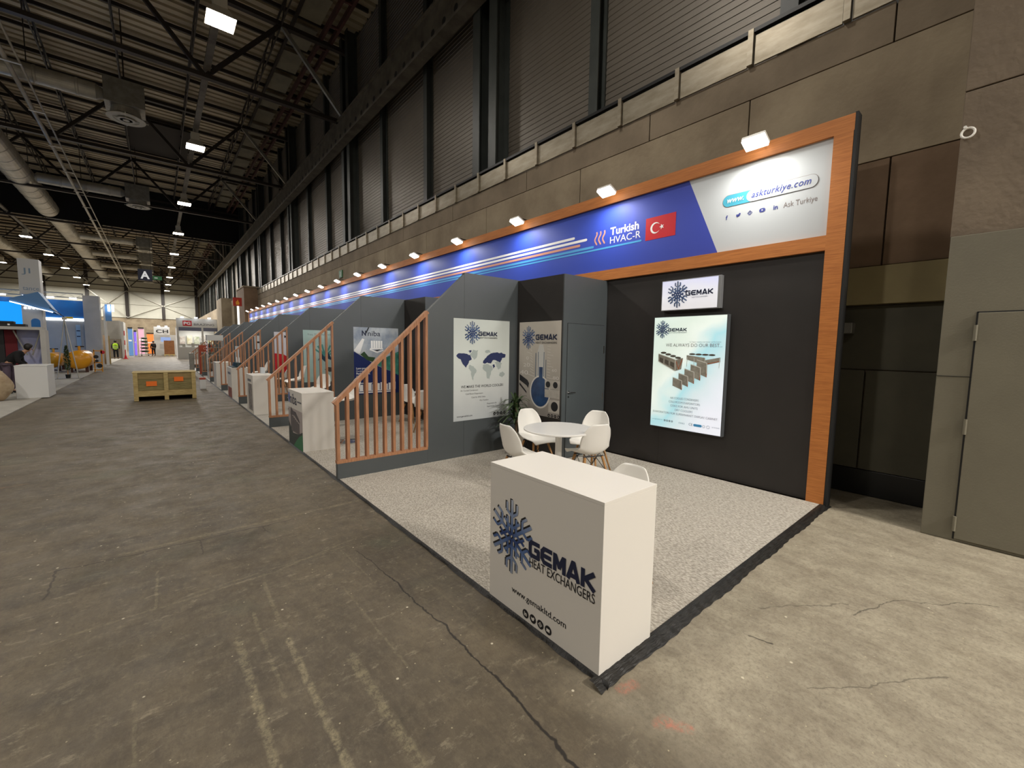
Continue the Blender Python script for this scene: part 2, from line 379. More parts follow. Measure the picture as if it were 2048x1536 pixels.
# concrete wall: slabs with open joints over a darker core
wr = st(MB().box((WX+.06, -14, 0), (7.25, 103, 5.66)).build('wall_right', M_conc2))
def slab(y0, y1, z0, z1, mt, x=WX): MB().box((x, y0+.008, z0+.006), (x+.07, y1-.008, z1-.006)).build('panel', mt, wr, bev=.004)
for z0, z1, off, mt in ((2.75, 3.965, 1.09, M_brown), (3.965, 5.22, -.43, M_conc), (5.22, 5.66, 1.155, M_conc2)):
    y = off-3.09
    while y < 43:
        if y+3.09 > .45: slab(max(y, .45), min(y+3.09, 43), z0, z1, mt)
        y += 3.09
slab(.45, 43, 0, .32, M_black_m, WX+.02)
for y0, y1 in ((.45, 1.15), (1.15, 1.75), (1.75, 4.8)): slab(y0, y1, .32, 1.53, M_olive)
for y0, y1 in ((.45, 4.8),): slab(y0, y1, 1.53, 2.3, M_olive, WX+.04)
slab(.45, 8, 2.3, 2.75, M_beige, WX-.05)
for k in range(13): slab(4.8+3.0*k, 4.8+3.0*(k+1), .32, 2.3, M_conc2)

# grey clad block with a flush door at the right of the stand
blk = st(MB().box((5.62, -6, 0), (7.2, .469, 2.807)).build('wall_block', M_grey, bev=.006))
MB().box((5.615, .245, 1.533), (5.621, .469, 1.537)).build('seam', M_black, blk)
MB().box((5.66, -6, 2.81), (7.2, .476, 4.075)).build('panel', M_concb, blk, bev=.006)
MB().box((5.66, -6, 4.085), (7.2, .476, 9.0)).build('panel', M_concb, blk, bev=.006)
d1 = MB().box((5.60, -.75, .03), (5.625, .243, 2.108)).build('door_1', M_grey, bev=.004); st(d1)
MB().box((5.618, .243, .02), (5.622, .256, 2.118)).build('gap', M_black, blk); MB().box((5.618, -.75, 2.108), (5.622, .25, 2.120)).build('gap', M_black, blk)
for z in (.17, 1.08, 1.93):
    MB().cyl((5.598, .25, z-.07), (5.598, .25, z+.07), .013, n=10).build('hinge', M_grey, d1)
MB().box((5.592, -.185, 1.72), (5.6, -.165, 1.86)).build('lock_plate', M_whitep, d1)
o = MB((5.6, .41, 3.7)); o.tube([(5.64, .43+.042*math.cos(i*PI/10), 3.71+.042*math.sin(i*PI/10)) for i in range(21)], .009, 8); o.cyl((5.66, .45, 3.76), (5.62, .45, 3.76), .012)
tagit(o.build('hook_ring', M_whitep), 'small white ring hook high on the concrete wall at the right', 'hook')
o = MB((6.44, 1.34, 1.96)).box((6.34, 1.28, 1.965), (6.5, 1.41, 2.09)); tagit(o.build('junction_box', M_steel, bev=.005), 'small pale grey box on the dark wall behind the orange post', 'box')
o = MB((5.9, .5, 1.4))
for k in range(14):
    z = 1.42+.06*k; a = .03*math.sin(k*2.1); o.box((5.84+a*.6, .47, z), (5.92+a, .474+.004*(k % 3), z+.062))
tagit(o.build('torn_poster_strip', mat('torn paper', '#bdb7a4', .8, c2='#6c6454', scale=18)), 'torn strip of white paper on the edge of the grey block', 'paper')

# guard band of framed plates on top of the concrete wall
M_plate = mat('dull zinc plate', '#a59c8a', .38, metal=.55, c2='#8a806d', scale=2.2, stretch=(1, 1, 4))
gb = thing('guard_rail', 'long metal guard rail of framed plates on top of the concrete wall', 'railing', (6.45, 0, 5.66), local=True)
MB().box((-.01, -.5, .41), (.07, 43, .46)).build('top_rail', M_black_m, gb)
me1 = me2 = None
for k in range(41):
    y = -.55+1.075*k
    o = MB().box((-.02, -.035, 0), (.06, .035, .46)).build('post', M_plate, gb, mesh=me1); me1 = o.data; o.location = (0, y, 0)
    o = MB().box((.0, -.49, 0), (.03, .49, .37)).build('plate', M_plate, gb, mesh=me2); me2 = o.data; o.location = (.02, y+.5375, 0)

# upper facade: ribbed panels between steel columns
uw = st(MB().box((7.12, -14, 5.6), (7.25, 103, 14.9)).build('wall_upper', M_col))
nr = 74; vs = []; fs = []
for i in range(nr):
    z = 5.9+8.7*i/nr
    for zz, x in ((z, 0), (z+.07, 0), (z+.078, .009), (z+.11, .009)):
        vs += [(x, -1.62, zz), (x, 1.62, zz)]
for i in range(len(vs)//2-1): fs.append((2*i, 2*i+2, 2*i+3, 2*i+1))
me = None
for k in range(-2, 29):
    y = 9.15+3.4*k+1.7
    if y < .5: continue
    b_ = MB(); b_.add(vs, fs); o = b_.build('panel', M_fac, uw, mesh=me); me = o.data; o.location = (7.0, y, 0)
for k in range(-2, 29):
    y = 9.15+3.4*k; major = (k % 3 == 0)
    if y < .5: continue
    b_ = MB()
    if major:
        for a0, a1, c0, c1 in ((6.62, 6.65, -.5, -.2), (6.65, 7.1, -.36, -.33), (6.98, 7.1, -.55, .55), (6.62, 6.65, .2, .5), (6.65, 7.1, .33, .36)): b_.box((a0, y+c0, 5.66), (a1, y+c1, 14.8))
    else:
        for a0, a1, c0, c1 in ((6.80, 6.82, -.11, .11), (6.82, 7.1, -.012, .012), (6.96, 7.1, -.16, .16)): b_.box((a0, y+c0, 5.66), (a1, y+c1, 14.8))
    b_.build('column', M_col, uw)

# concrete piers and the lower return wall at the end of the stand
pw_ = st(MB().box((5.52, 40.2, 0), (7.1, 44, 6.25)).build('wall_pier', M_brown)); MB().box((5.48, 40.16, 6.2), (7.1, 44, 6.3)).build('cap', M_conc, pw_)  # shade on the pier's camera-facing side is put into the darker brown
pw2 = st(MB().box((4.75, 48, 0), (5.6, 52, 5.86)).build('wall_pier', M_conc)); MB().box((5.5, 46.0, 0), (6.6, 48, 5.6)).build('panel', M_conc, pw2)
st(MB().box((4.9, 52, 0), (7.1, 78, 5.2)).build('wall_return', M_conc))

# far wall: white sheets between dark posts, concrete below
wf = st(MB().box((-60, 103, 0), (7.3, 103.5, 15)).build('wall_far', M_conc))
M_wsheet = mat('white ribbed sheet', '#c9c8bb', .6, c2='#bdbcae', scale=.5)
xs = [6.2-5.0*k for k in range(13)]
for a, b in zip(xs[:-1], xs[1:]):
    for z0, z1 in ((5.9, 8.2), (8.25, 10.6), (10.65, 13.4)): MB().box((b+.25, 102.85, z0), (a-.25, 102.95, z1)).build('panel', M_wsheet, wf)
for a in xs: MB().box((a-.22, 102.6, 5.8), (a+.22, 103, 14.8)).build('post', M_truss, wf)
for a, b in ((-8.8, -3.8), (-3.8, 6.2)):
    MB().bar((a, 102.7, 5.9), (b, 102.7, 10.6), .25, .1).build('brace', M_galv, wf); MB().bar((a, 102.7, 10.6), (b, 102.7, 5.9), .25, .1).build('brace', M_galv, wf)
st(MB().box((-60.3, -14, 0), (-60, 104, 15)).build('wall_left', M_conc))
st(MB().box((-60, 49.75, 11.35), (7.0, 49.95, 14.8)).build('wall_divider', mat('black fire curtain', '#060606', .9)))

# ------------------------------------------------------------------ roof steel
TY = [9.15+10.17*k for k in range(10)]
BX = [6.75-5.0*j for j in range(0, 10)]            # bottom nodes
TX = [4.25-5.0*j for j in range(0, 10)]
for k, y in enumerate(TY):
    far = k >= 5
    t = thing('roof_truss', ('roof truss, %s from the camera, crossing %s' % (ORD[k], 'the near hall' if not far else 'the far hall beyond the black curtain')), 'truss', (6.75, y, 11.17), group=None)
    MB().bar((-42, y, 11.17), (6.8, y, 11.17), .2, .14).build('bottom_chord', M_truss, t)
    MB().bar((-42, y, 14.05), (6.9, y, 14.05), .2, .16).build('top_chord', M_truss, t)
    nodes = []
    for j in range(10): nodes += [(BX[j], 11.17), (TX[j], 14.05)]
    for (x0, z0), (x1, z1) in zip(nodes[:-1], nodes[1:]):
        MB().bar((x0, y, z0), (x1, y, z1), .13, .13).build('diagonal', M_truss if x0 < 6 else M_steel, t)
for j, x in enumerate([1.72, 4.25, -.78, -3.25, -5.78, -8.25]):
    t = thing('lattice_joist', 'slim lattice joist under the roof deck, %s row from the right-hand wall' % ORD[[1, 0, 2, 3, 4, 5][j]], 'joist', (x, 9, 14.3))
    MB().bar((x, 6, 14.55), (x, 102, 14.55), .06, .06).build('top_rod', M_truss, t); MB().bar((x, 6, 14.0), (x, 102, 14.0), .045, .045).build('bottom_rod', M_truss, t)
    b_ = MB(); y = 6.0; s = 0
    while y < 101:
        b_.bar((x, y, 14.0 if s else 14.5), (x, y+1.02, 14.5 if s else 14.0), .05); s = 1-s; y += 1.02
    b_.build('web', M_truss, t, kind='stuff')
for k in range(47):
    y = 7.1+2.03*k
    if abs(y-49.85) < .2: continue
    o = MB((0, y, 14.62)).box((-42, y-.04, 14.60), (6.9, y+.04, 14.74)); tagit(o.build('purlin', M_truss), 'thin dark roof purlin running across the hall under the deck', 'purlin', 'purlins under the roof deck')
t = thing('eaves_beam', 'paired red oxide beam running along the top of the ribbed wall', 'beam', (5.9, 6, 14.2))
for x in (5.72, 6.1): MB().bar((x, 5, 14.2), (x, 102, 14.2), .1, .22).build('beam', M_red, t)
b_ = MB()
for k in range(60): b_.box((5.72, 5.4+1.6*k, 14.12), (6.1, 5.5+1.6*k, 14.2))
b_.build('batten', M_red, t, kind='stuff')
MB().bar((4.72, 5, 14.42), (4.72, 102, 14.42), .1, .12).build('edge_member', M_truss, t)
M_beam = mat('grimy beam', '#6a655a', .6, c2='#4d483f', scale=2)
t = thing('crane_beam', 'long perforated steel beam running along the ribbed wall at truss height', 'beam', (6.35, 4, 10.6))
MB().box((6.32, 3, 10.3), (6.36, 101, 11.1)).build('web', M_beam, t); MB().box((6.25, 3, 10.22), (6.6, 101, 10.3)).build('bottom_flange', M_beam, t); MB().box((6.25, 3, 11.1), (6.55, 101, 11.16)).build('top_flange', M_beam, t)
b_ = MB()
for k in range(165): b_.disc((6.315, 4+.6*k, 10.46), '-X', 0, 0, .1, n=10)
b_.build('hole', M_black, t, kind='stuff')
for k in range(9): MB().bar((6.3, 9.15+10.17*k, 11.1), (6.5, 14.2+10.17*k, 14.0), .05).build('brace', M_truss, t)
# lamp channel and conduits under the trusses
for x, lab in ((1.80, 'right'), (-8.25, 'left')):
    o = MB((x, 5, 11.4)).box((x-.10, 5, 11.36), (x+.10, 101, 11.46)); tagit(o.build('lamp_channel', M_beam), 'long grey channel carrying the %s row of ceiling lamps' % lab, 'channel')
t = thing('service_pipe', 'pair of pale steel pipes slung along the hall under the trusses', 'pipe', (-3.3, 6, 11.0))
MB().cyl((-3.42, 4, 11.0), (-3.42, 102, 11.0), .075, n=10).build('pipe', M_galv, t, smooth=True); MB().cyl((-3.12, 4, 11.05), (-3.12, 102, 11.05), .035, n=8).build('pipe', M_galv, t, smooth=True)
for k in range(24):
    MB().box((-3.52, 6.1+4*k, 10.9), (-3.05, 6.2+4*k, 10.93)).build('hanger', M_galv, t)
# spiral ducts
def duct(name_, lab, p, q, r, seam=1.5):
    p, q = Vector(p), Vector(q); t = thing(name_, lab, 'duct', tuple(p)); L = (q-p).length; ax = 'Y' if abs(q.y-p.y) > abs(q.x-p.x) else 'X'; sg = 1 if (q-p)[1 if ax == 'Y' else 0] > 0 else -1
    prof = [(r*.6, 0), (r, .12)]; h = seam
    while h < L-.2: prof += [(r, h-.05), (r+.018, h-.03), (r+.018, h+.03), (r, h+.05)]; h += seam
    prof += [(r, L-.2), (r*.6, L)]; prof = [(a, b*sg) for a, b in prof]
    MB().lathe(p, prof, n=28, axis=ax).build('tube', M_galv, t, smooth=False)
    h = 2.0; b_ = None
    while h < L:
        c = p+(q-p)*(h/L); MB().bar(c+Vector((0, 0, r)), (c.x, c.y, 14.5), .03).build('hanger', M_truss, t); h += 5.1
    return t
duct('air_duct', 'wide round silver duct along the near hall ending at the black curtain', (-5.95, 10, 11.75), (-5.95, 48.6, 11.75), .62)
duct('air_duct', 'wide round silver duct along the far hall, nearer the service pipes', (-6.0, 52, 12.1), (-6.0, 98, 12.1), .6)
duct('air_duct', 'wide round silver duct along the far hall, further to the left', (-12.5, 52, 12.1), (-12.5, 98, 12.1), .6)
M_diff = mat('pale diffuser', '#b8b5a8', .5)
M_hang = M_truss
for k, y in enumerate([24.2, 39.0, 57.5, 67.5, 77.5, 87.5]):
    z = 11.9; x = -.55
    duct('branch_duct', 'round branch duct crossing to the %s ceiling air box' % ORD[k], (-5.22, y, z-.35), (-1.2, y, z-.35), .3, 1.1)
    t = thing('air_box', 'square metal air box with round diffuser under the roof, %s from the camera' % ORD[k], 'air box', (x, y, z-1))
    MB().box((x-.62, y-.55, z-.75), (x+.62, y+.55, z+.2)).build('box', M_steel, t, bev=.01)
    MB().bar((x, y-.4, z+.2), (x, y-.4, 14.8), .03).build('hanger', M_truss, t); MB().bar((x, y+.4, z+.2), (x, y+.4, 14.8), .03).build('hanger', M_truss, t)
    MB().cyl((x, y, z-1.0), (x, y, z-.75), .5, .45, n=24).build('neck', M_galv, t)
    b_ = MB(); b_.lathe((x, y, z-1.15), [(.2, .02), (.2, 0), (.3, 0), (.3, .02)], n=28); b_.lathe((x, y, z-1.15), [(.42, .06), (.42, .04), (.62, .04), (.62, .07)], n=28); b_.cyl((x, y, z-1.16), (x, y, z-1.12), .11, n=16); b_.bar((x-.7, y, z-1.09), (x+.7, y, z-1.09), .03); b_.bar((x, y-.7, z-1.09), (x, y+.7, z-1.09), .03)
    b_.build('diffuser', M_diff, t)
st(MB().box((-.9, 33.6, 14.5), (2.2, 39.0, 14.56)).build('trim_1', mat('dark roof hatch', '#241c16', .7)))

# ------------------------------------------------------------------ high-bay lamps (housing, glass and light)
def area_light(par, loc, size, watts, col=(1, .9, .76), tgt=None, spread=None, sy=None):
    l = bpy.data.lights.new('lamp_light', 'AREA'); l.energy = watts; l.color = col; l.shape = 'RECTANGLE'; l.size = size; l.size_y = sy or size
    if spread: l.spread = spread
    o = bpy.data.objects.new('light', l); COL.objects.link(o); o.parent = par
    off = Vector(par['_o']) if par is not None and '_o' in par else Vector((0, 0, 0)); o.location = Vector(loc)-off
    if tgt is not None: o.rotation_euler = (Vector(tgt)-Vector(loc)).to_track_quat('-Z', 'Y').to_euler()
    return o
M_refl = mat('lamp housing', '#c9c4b4', .4)
def bay_lamp(x, y, z, w, lab, far=False, tilt=None):
    t = thing('ceiling_lamp', lab, 'lamp', (x, y, z))
    MB().box((x-.16, y-.2, z+.30), (x+.16, y+.2, z+.62)).build('ballast', M_refl, t, bev=.01)
    b_ = MB(); q = [(.18, .30), (.34, .02)]
    v = [(x+sx*r, y+sy*r, z+h) for r, h in q for sx, sy in ((-1, -1), (1, -1), (1, 1), (-1, 1))]
    b_.add(v, [(0, 4, 5, 1), (1, 5, 6, 2), (2, 6, 7, 3), (3, 7, 4, 0), (0, 1, 2, 3)]); b_.build('reflector', M_refl, t)
    MB().box((x-.33, y-.33, z), (x+.33, y+.33, z+.03)).build('glass', M_lamp_far if far else M_lamp, t)
    MB().bar((x, y, z+.6), (x, y, 11.4), .03).build('stem', M_steel, t)
    area_light(t, (x, y, z-.03), .6 if y > 0 else 1.4, w, col=(1, .95, .88))
LY = [14.9, 24.9, 35.3, 45.2, 55.9, 66, 76.5, 86.5, 97]
for k, y in enumerate(LY):
    far = k >= 4
    bay_lamp(1.76, y, 10.6, FAR_W if far else HALL_W*(.6 if k == 0 else 1), 'ceiling lamp of the row nearest the wall, %s from the camera' % ORD[k], far)
for k, y in enumerate(LY[4:]):
    bay_lamp(-8.3, y, 10.6, FAR_W, 'ceiling lamp of the middle row in the far hall, %s from the camera' % ORD[k], True)
    bay_lamp(-13.4, y, 10.6, FAR_W*.6, 'ceiling lamp of the left-hand row in the far hall, %s from the camera' % ORD[k], True)
bay_lamp(1.76, 4.7, 10.6, HALL_W, 'ceiling lamp of the row nearest the wall, directly overhead')
bay_lamp(-8.3, 4.7, 10.6, SIDE_W, 'ceiling lamp of the middle row in the near hall, beside the photographer')
bay_lamp(-8.3, -5.5, 10.6, SIDE_W*.5, 'ceiling lamp of the middle row behind the photographer')
bay_lamp(-8.3, 14.9, 10.6, SIDE_W*.7, 'ceiling lamp of the middle row in the near hall, left of the frame')
# the aisle lamps behind the photographer, which light the south faces
bay_lamp(4.6, -7.0, 6.6, KEY_W, 'ceiling lamp behind the photographer, over the end of the stand')
bay_lamp(.5, -9.0, 9.6, KEY_W*.35, 'ceiling lamp behind the photographer, over the aisle')

# ================================================================== THE STAND
PITCHY = 4.25; Y0 = 1.26; PK = [5.44+PITCHY*k for k in range(8)]
M_carpet = mat('heather grey carpet', '#c0b9ad', .95, c2='#8e877b', scale=85, detail=5, lo=.38, hi=.62, bump=.4, stretch=(1, .45, 1))
M_tile = mat('pale laminate floor', '#b9b5ab', .5, c2='#a29e95', scale=3, stretch=(1, 4, 1))
pf = thing('stand_platform', 'long low platform with heather grey carpet along the aisle', 'platform', (1.69, Y0, 0))
MB().box((1.70, Y0+.01, 0), (5.65, 39.3, .018)).build('base', M_black, pf)
ys = [Y0]+PK+[39.4]
for a, b in zip(ys[:-1], ys[1:]):
    i = ys.index(a); MB().box((1.705, a+.012 if i == 0 else a+.001, .018), (5.652, b-.001, .026)).build('carpet', M_carpet if i < 2 else M_tile, pf)
# black plastic tape along the two visible edges, wrinkled
M_tape = mat('wrinkled black tape', '#262421', .45, c2='#12110f', scale=14, stretch=(.5, 4, 1), bump=.6, bscale=30)
b_ = MB((3.7, Y0-.03, .01)); N = 130; vs = []; fs = []
for i in range(N+1):
    x = 1.64+(5.74-1.64)*i/N; w1 = .004*math.sin(i*1.3)+.006*math.sin(i*.23)
    for y, z in ((Y0+.035, .03), (Y0+.005, .031+.004*math.sin(i*2.1)), (Y0-.025+w1*.3, .012+.006*math.sin(i*1.7+1)), (Y0-.048+w1, .002)): vs.append((x, y, z))
for i in range(N):
    for j in range(3): a = i*4+j; fs.append((a, a+4, a+5, a+1))
b_.add(vs, fs); o = b_.build('edge_tape', M_tape, smooth=True); tagit(o, 'wrinkled black plastic tape along the short near edge of the carpet', 'tape')
b_ = MB((1.68, 3, .01)); vs = []; fs = []; N = 300
for i in range(N+1):
    y = Y0-.05+(39.3-Y0)*(i/N)**1.6; w1 = .010*math.sin(i*1.1)+.01*math.sin(i*.31)
    for x, z in ((1.708, .029), (1.70, .03), (1.692+w1*.1, .012), (1.684+w1*.4, .002)): vs.append((x, y, z))
for i in range(N):
    for j in range(3): a = i*4+j; fs.append((a, a+1, a+5, a+4))
b_.add(vs, fs); o = b_.build('edge_tape', M_tape, smooth=True); tagit(o, 'thin black tape edging the carpet along the aisle', 'tape')

# back wall panels and framed fascia
bw = thing('back_panelling', 'tall dark panelling at the back of the stand under the blue fascia', 'panelling', (5.7, Y0, 0))
for a, b in zip(ys[:-1], ys[1:]):
    for f in (0, 1):
        MB().box((5.70, (a+.177 if a == Y0 and f == 0 else a+(b-a)*f/2)+.001, .026), (5.75, min(a+(b-a)*(f+1)/2-.001, 39.29), 2.849)).build('panel', M_charback, bw)
fa = thing('fascia', 'long framed fascia with blue and white boards above the booths', 'fascia', (5.7, Y0, 0))
MB().box((5.655, 1.26, 4.045), (5.78, 39.45, 4.215)).build('top_beam', M_orange_h, fa)
MB().box((5.655, 1.435, 2.85), (5.78, 39.3, 3.01)).build('bottom_beam', M_orange_h, fa)
MB().box((5.655, 1.265, .026), (5.78, 1.435, 4.045)).build('post', M_orange, fa)
MB().box((5.655, 39.3, .02), (5.78, 39.45, 4.045)).build('post', M_orange, fa)
MB().box((5.656, 1.235, .0), (5.79, 1.262, 4.225)).build('side_panel', M_black, fa)
M_board = mat('satin white board', '#c6cbcf', .4)
M_boardb = ramp_mat('satin blue board', [(0, '#3a3f9c'), (.25, '#2f49b8'), (.6, '#2746b4'), (1, '#2b3f9e')], 'Y', 0, 12, rough=.55, warp=2, wscale=.3)
OF = (5.69, 1.44, 3.0)
b_ = MB((5.69, 1.44, 3.0)); b_.poly(OF, '-X', [(-1.18, .01), (0, .01), (0, 1.045), (-1.62, 1.045)], 0, -.03)
wb = b_.build('white_board', M_board, fa); wb.location = (0, 0, 0)
for v in wb.data.vertices: v.co += Vector((5.69, 1.44, 3.0))-Vector(fa['_o'])
bb = MB().poly(OF, '-X', [(-37.86, .01), (-1.18, .01), (-1.62, 1.045), (-37.86, 1.045)], 0, -.03).build('blue_board', M_boardb, fa)
M_cyan = mat('cyan print', '#4aa9c4', .4); M_peach = mat('peach print', '#d79a84', .4); M_sky = mat('sky blue print', '#4fa5e0', .4); M_redp = mat('red print', '#c8202c', .4); M_wg = mat('warm grey print', '#8f8583', .5)
e = .002
def pill(b, o3, a0, b0, a1, b1, d):
    r = (b1-b0)/2; c = (b0+b1)/2
    pts = [(a1-r+r*math.cos(t), c+r*math.sin(t)) for t in [(-90+15*i)*PI/180 for i in range(13)]]+[(a0+r+r*math.cos(t), c+r*math.sin(t)) for t in [(90+15*i)*PI/180 for i in range(13)]]
    b.poly(o3, '-X', pts, d)
b_ = MB(); pill(b_, OF, -1.15, .565, -.11, .715, e); b_.build('pill_outline', M_wg, fa, label='thin rounded outline')
b_ = MB(); pill(b_, OF, -1.145, .57, -.115, .71, 2*e); b_.build('pill', M_cyan, fa, label='turquoise rounded pill')
b_ = MB(); pill(b_, OF, -.86, .57, -.115, .71, 3*e); b_.build('pill', M_board, fa, label='white rounded pill')
MB().text(OF, '-X', 'www.', -1.09, .615, w=.2, size=.10, bold=.01, shear=.3, d=4*e).build('lettering', M_wink, fa, label='white lettering www.')
MB().text(OF, '-X', 'askturkiye.com', -.80, .612, w=.62, size=.105, bold=.008, shear=.3, sp=1.1, d=4*e).build('lettering', mat('violet blue print', '#3c4a9c', .5), fa, label='blue lettering askturkiye.com')
MB().text(OF, '-X', 'Ask Turkiye', -.445, .412, w=.335, size=.085, d=e).build('lettering', M_wg, fa, label='grey lettering Ask Turkiye')
b_ = MB(); M_sb = mat('social blue print', '#3b4590', .5)
b_.text(OF, '-X', 'f', -1.10, .41, h=.055, bold=.03, d=e)
b_.disc(OF, '-X', -.95, .435, .022, e, ry=.016); b_.disc(OF, '-X', -.93, .45, .012, 2*e); b_.poly(OF, '-X', [(-.975, .455), (-.955, .415), (-.94, .43)], 2*e)
b_.ring(OF, '-X', -.81, .437, .03, .006, e, n=4); b_.ring(OF, '-X', -.81, .437, .014, .005, e, n=12)
pill(b_, OF, -.705, .415, -.635, .46, e)
b_.text(OF, '-X', 'in', -.55, .412, h=.05, bold=.03, d=e); b_.build('social_icons', M_sb, fa)
MB().poly(OF, '-X', [(-.677, .427), (-.677, .449), (-.658, .438)], 2*e).build('play_mark', M_wink, fa)
# flag
MB().rect(OF, '-X', -2.27, .355, -1.79, .675, e).build('flag', M_redp, fa)
b_ = MB(); pts = []
for i in range(25): t = (40+280*i/24)*PI/180; pts.append((-2.11+.08*math.cos(t), .515+.08*math.sin(t)))
for i in range(25): t = (320-280*i/24)*PI/180; pts.append((-2.093+.066*math.cos(t), .515+.064*math.sin(t)))
for i in range(24): b_.poly(OF, '-X', [pts[i], pts[i+1], pts[48-i], pts[49-i]], 2*e)
sc_ = (-2.005, .515); st5 = [(sc_[0]+(.04 if i % 2 == 0 else .016)*math.cos(PI+i*PI/5), sc_[1]+(.04 if i % 2 == 0 else .016)*math.sin(PI+i*PI/5)) for i in range(10)]
for i in range(10): b_.poly(OF, '-X', [sc_, st5[i], st5[(i+1) % 10]], 2*e)
b_.build('crescent_and_star', M_wink, fa)
MB().text(OF, '-X', 'Turkish', -2.92, .56, w=.53, size=.165, bold=.025, d=e).build('lettering', M_wink, fa, label='bold white lettering Turkish')
MB().text(OF, '-X', 'HVAC-R', -2.92, .425, w=.565, h=.105, d=e).build('lettering', M_wink, fa, label='thin white lettering HVAC-R')
b_ = MB()
for c in (-3.21, -3.13, -3.05):
    pts = [(c+.022*math.sin(i/16*2*PI*1.1+.6), .66-.21*i/16) for i in range(17)]; b_.line(OF, '-X', pts, .026, e)
b_.build('heat_mark', M_peach, fa, label='three wavy peach heat lines')
for i, (u, v, mt, w) in enumerate([(3.70, .65, M_wink, .042), (3.42, .577, M_wink, .042), (3.57, .504, M_peach, .042), (3.27, .430, M_sky, .04), (2.35, .375, M_sky, .028)]):
    b_ = MB(); b_.rect(OF, '-X', -37.8, v-w/2, -u, v+w/2, e); b_.disc(OF, '-X', -u, v, w/2, e, n=12); b_.build('stripe', mt, fa)

# flood lights on arms over the fascia
def flood(y, lab):
    t = thing('flood_light', lab, 'spotlight', (5.6, y, 4.215), group=None)
    MB().bar((5.70, y, 4.225), (5.50, y, 4.235), .02).build('arm', M_black_m, t)
    c = Vector((5.44, y, 4.165)); nrm = Vector((-.38, 0, -.92)).normalized(); ux = Vector((nrm.z*-1, 0, nrm.x)); uy = Vector((0, 1, 0))
    def pl(a, b, h): return c+ux*a+uy*b+nrm*h
    def bx(b, a, bb, h0, h1):
        b.add([pl(i*a, j*bb, h) for h in (h0, h1) for i, j in ((-1, -1), (1, -1), (1, 1), (-1, 1))], [(0, 1, 2, 3), (7, 6, 5, 4), (0, 4, 5, 1), (1, 5, 6, 2), (2, 6, 7, 3), (3, 7, 4, 0)]); return b
    bx(MB(), .085, .125, -.03, .0).build('housing', M_whitep, t)
    bx(MB(), .08, .12, .0, .035).build('glass', M_flood, t)
    area_light(t, tuple(pl(0, 0, .05)), .14, SPOT_W, (1, .97, .9), tgt=tuple(pl(0, 0, 1)), sy=.2)
for k in range(18):
    flood(2.14+2.13*k, 'bright flood light on an arm over the %s, %s from the near end' % ('white board' if k == 0 else 'blue fascia', ORD[k]))

# partitions
def hx(x): return 1.03+(x-1.69)*(2.84-1.03)/(3.62-1.69)
for k, y in enumerate(PK):
    where = ['with the world map poster, nearest the camera', 'second from the camera, with the crane poster', 'third from the camera, with the pale teal poster', 'fourth from the camera, with the white and red poster'][k] if k < 4 else '%s from the camera' % ORD[k]
    t = thing('partition', 'charcoal partition stepping down into an orange slat railing, '+where, 'partition', (1.69, y, 0)); T = .07
    MB().box((1.69, y, .0), (2.975, y+T, .225)).build('base_panel', M_char, t, bev=.002)
    MB().poly((0, y+T, 0), '-Y', [(2.975, .0), (3.60, .0), (3.60, hx(3.60)), (2.975, hx(2.975))], 0, T).build('sloped_panel', M_char, t)
    MB().poly((0, y+T, 0), '-Y', [(3.603, .0), (5.69, .0), (5.69, 2.85), (3.603, 2.85)], 0, T).build('panel', M_char, t)
    MB().box((1.685, y-.003, .225), (2.975, y+T+.003, .262)).build('bottom_rail', M_fence, t)
    me = None
    for j in range(11):
        x = 1.708+.1255*j
        b_ = MB(); b_.box((x-.018, y-.001, .262), (x+.018, y+T+.001, hx(x)-.045)); b_.build('slat', M_fence, t)
    MB().bar((1.67, y+T/2, hx(1.67)-.02), (2.985, y+T/2, hx(2.985)-.02), T+.012, .05).build('handrail', M_fence, t)

# storage closets in the corner of every booth
M_gasket = mat('door gap', '#101112', .7)
for k, y in enumerate(PK):
    t = thing('storage_closet', 'charcoal storage closet in the back corner of the %s booth from the camera' % ORD[k], 'closet', (4.67, y-1.05, 0))
    MB().box((4.67, y-1.04, .026), (4.71, y-.002, 2.835)).build('front_panel', M_charback, t)
    MB().box((4.67, y-1.06, .026), (5.695, y-1.04, 2.835)).build('side_panel', M_char, t)
    MB().box((4.755, y-1.0615, .03), (5.635, y-1.0602, 2.115)).build('door_gap', M_gasket, t)
    d = MB().box((4.762, y-1.068, .035), (5.628, y-1.0605, 2.108)).build('door', M_char, t, bev=.002)
    b_ = MB(); b_.cyl((4.80, y-1.068, 1.06), (4.80, y-1.078, 1.06), .024, n=14); b_.cyl((4.80, y-1.075, 1.06), (4.80, y-1.115, 1.06), .009, n=8); b_.cyl((4.795, y-1.115, 1.06), (4.91, y-1.115, 1.055), .009, n=8); b_.cyl((4.80, y-1.068, .99), (4.80, y-1.076, .99), .014, n=10); b_.build('door_handle', M_chrome, d)
    for z in (.85+.1, 1.72): MB().cyl((5.634, y-1.072, z-.06), (5.634, y-1.072, z+.06), .007, n=8).build('hinge', M_chrome, d)

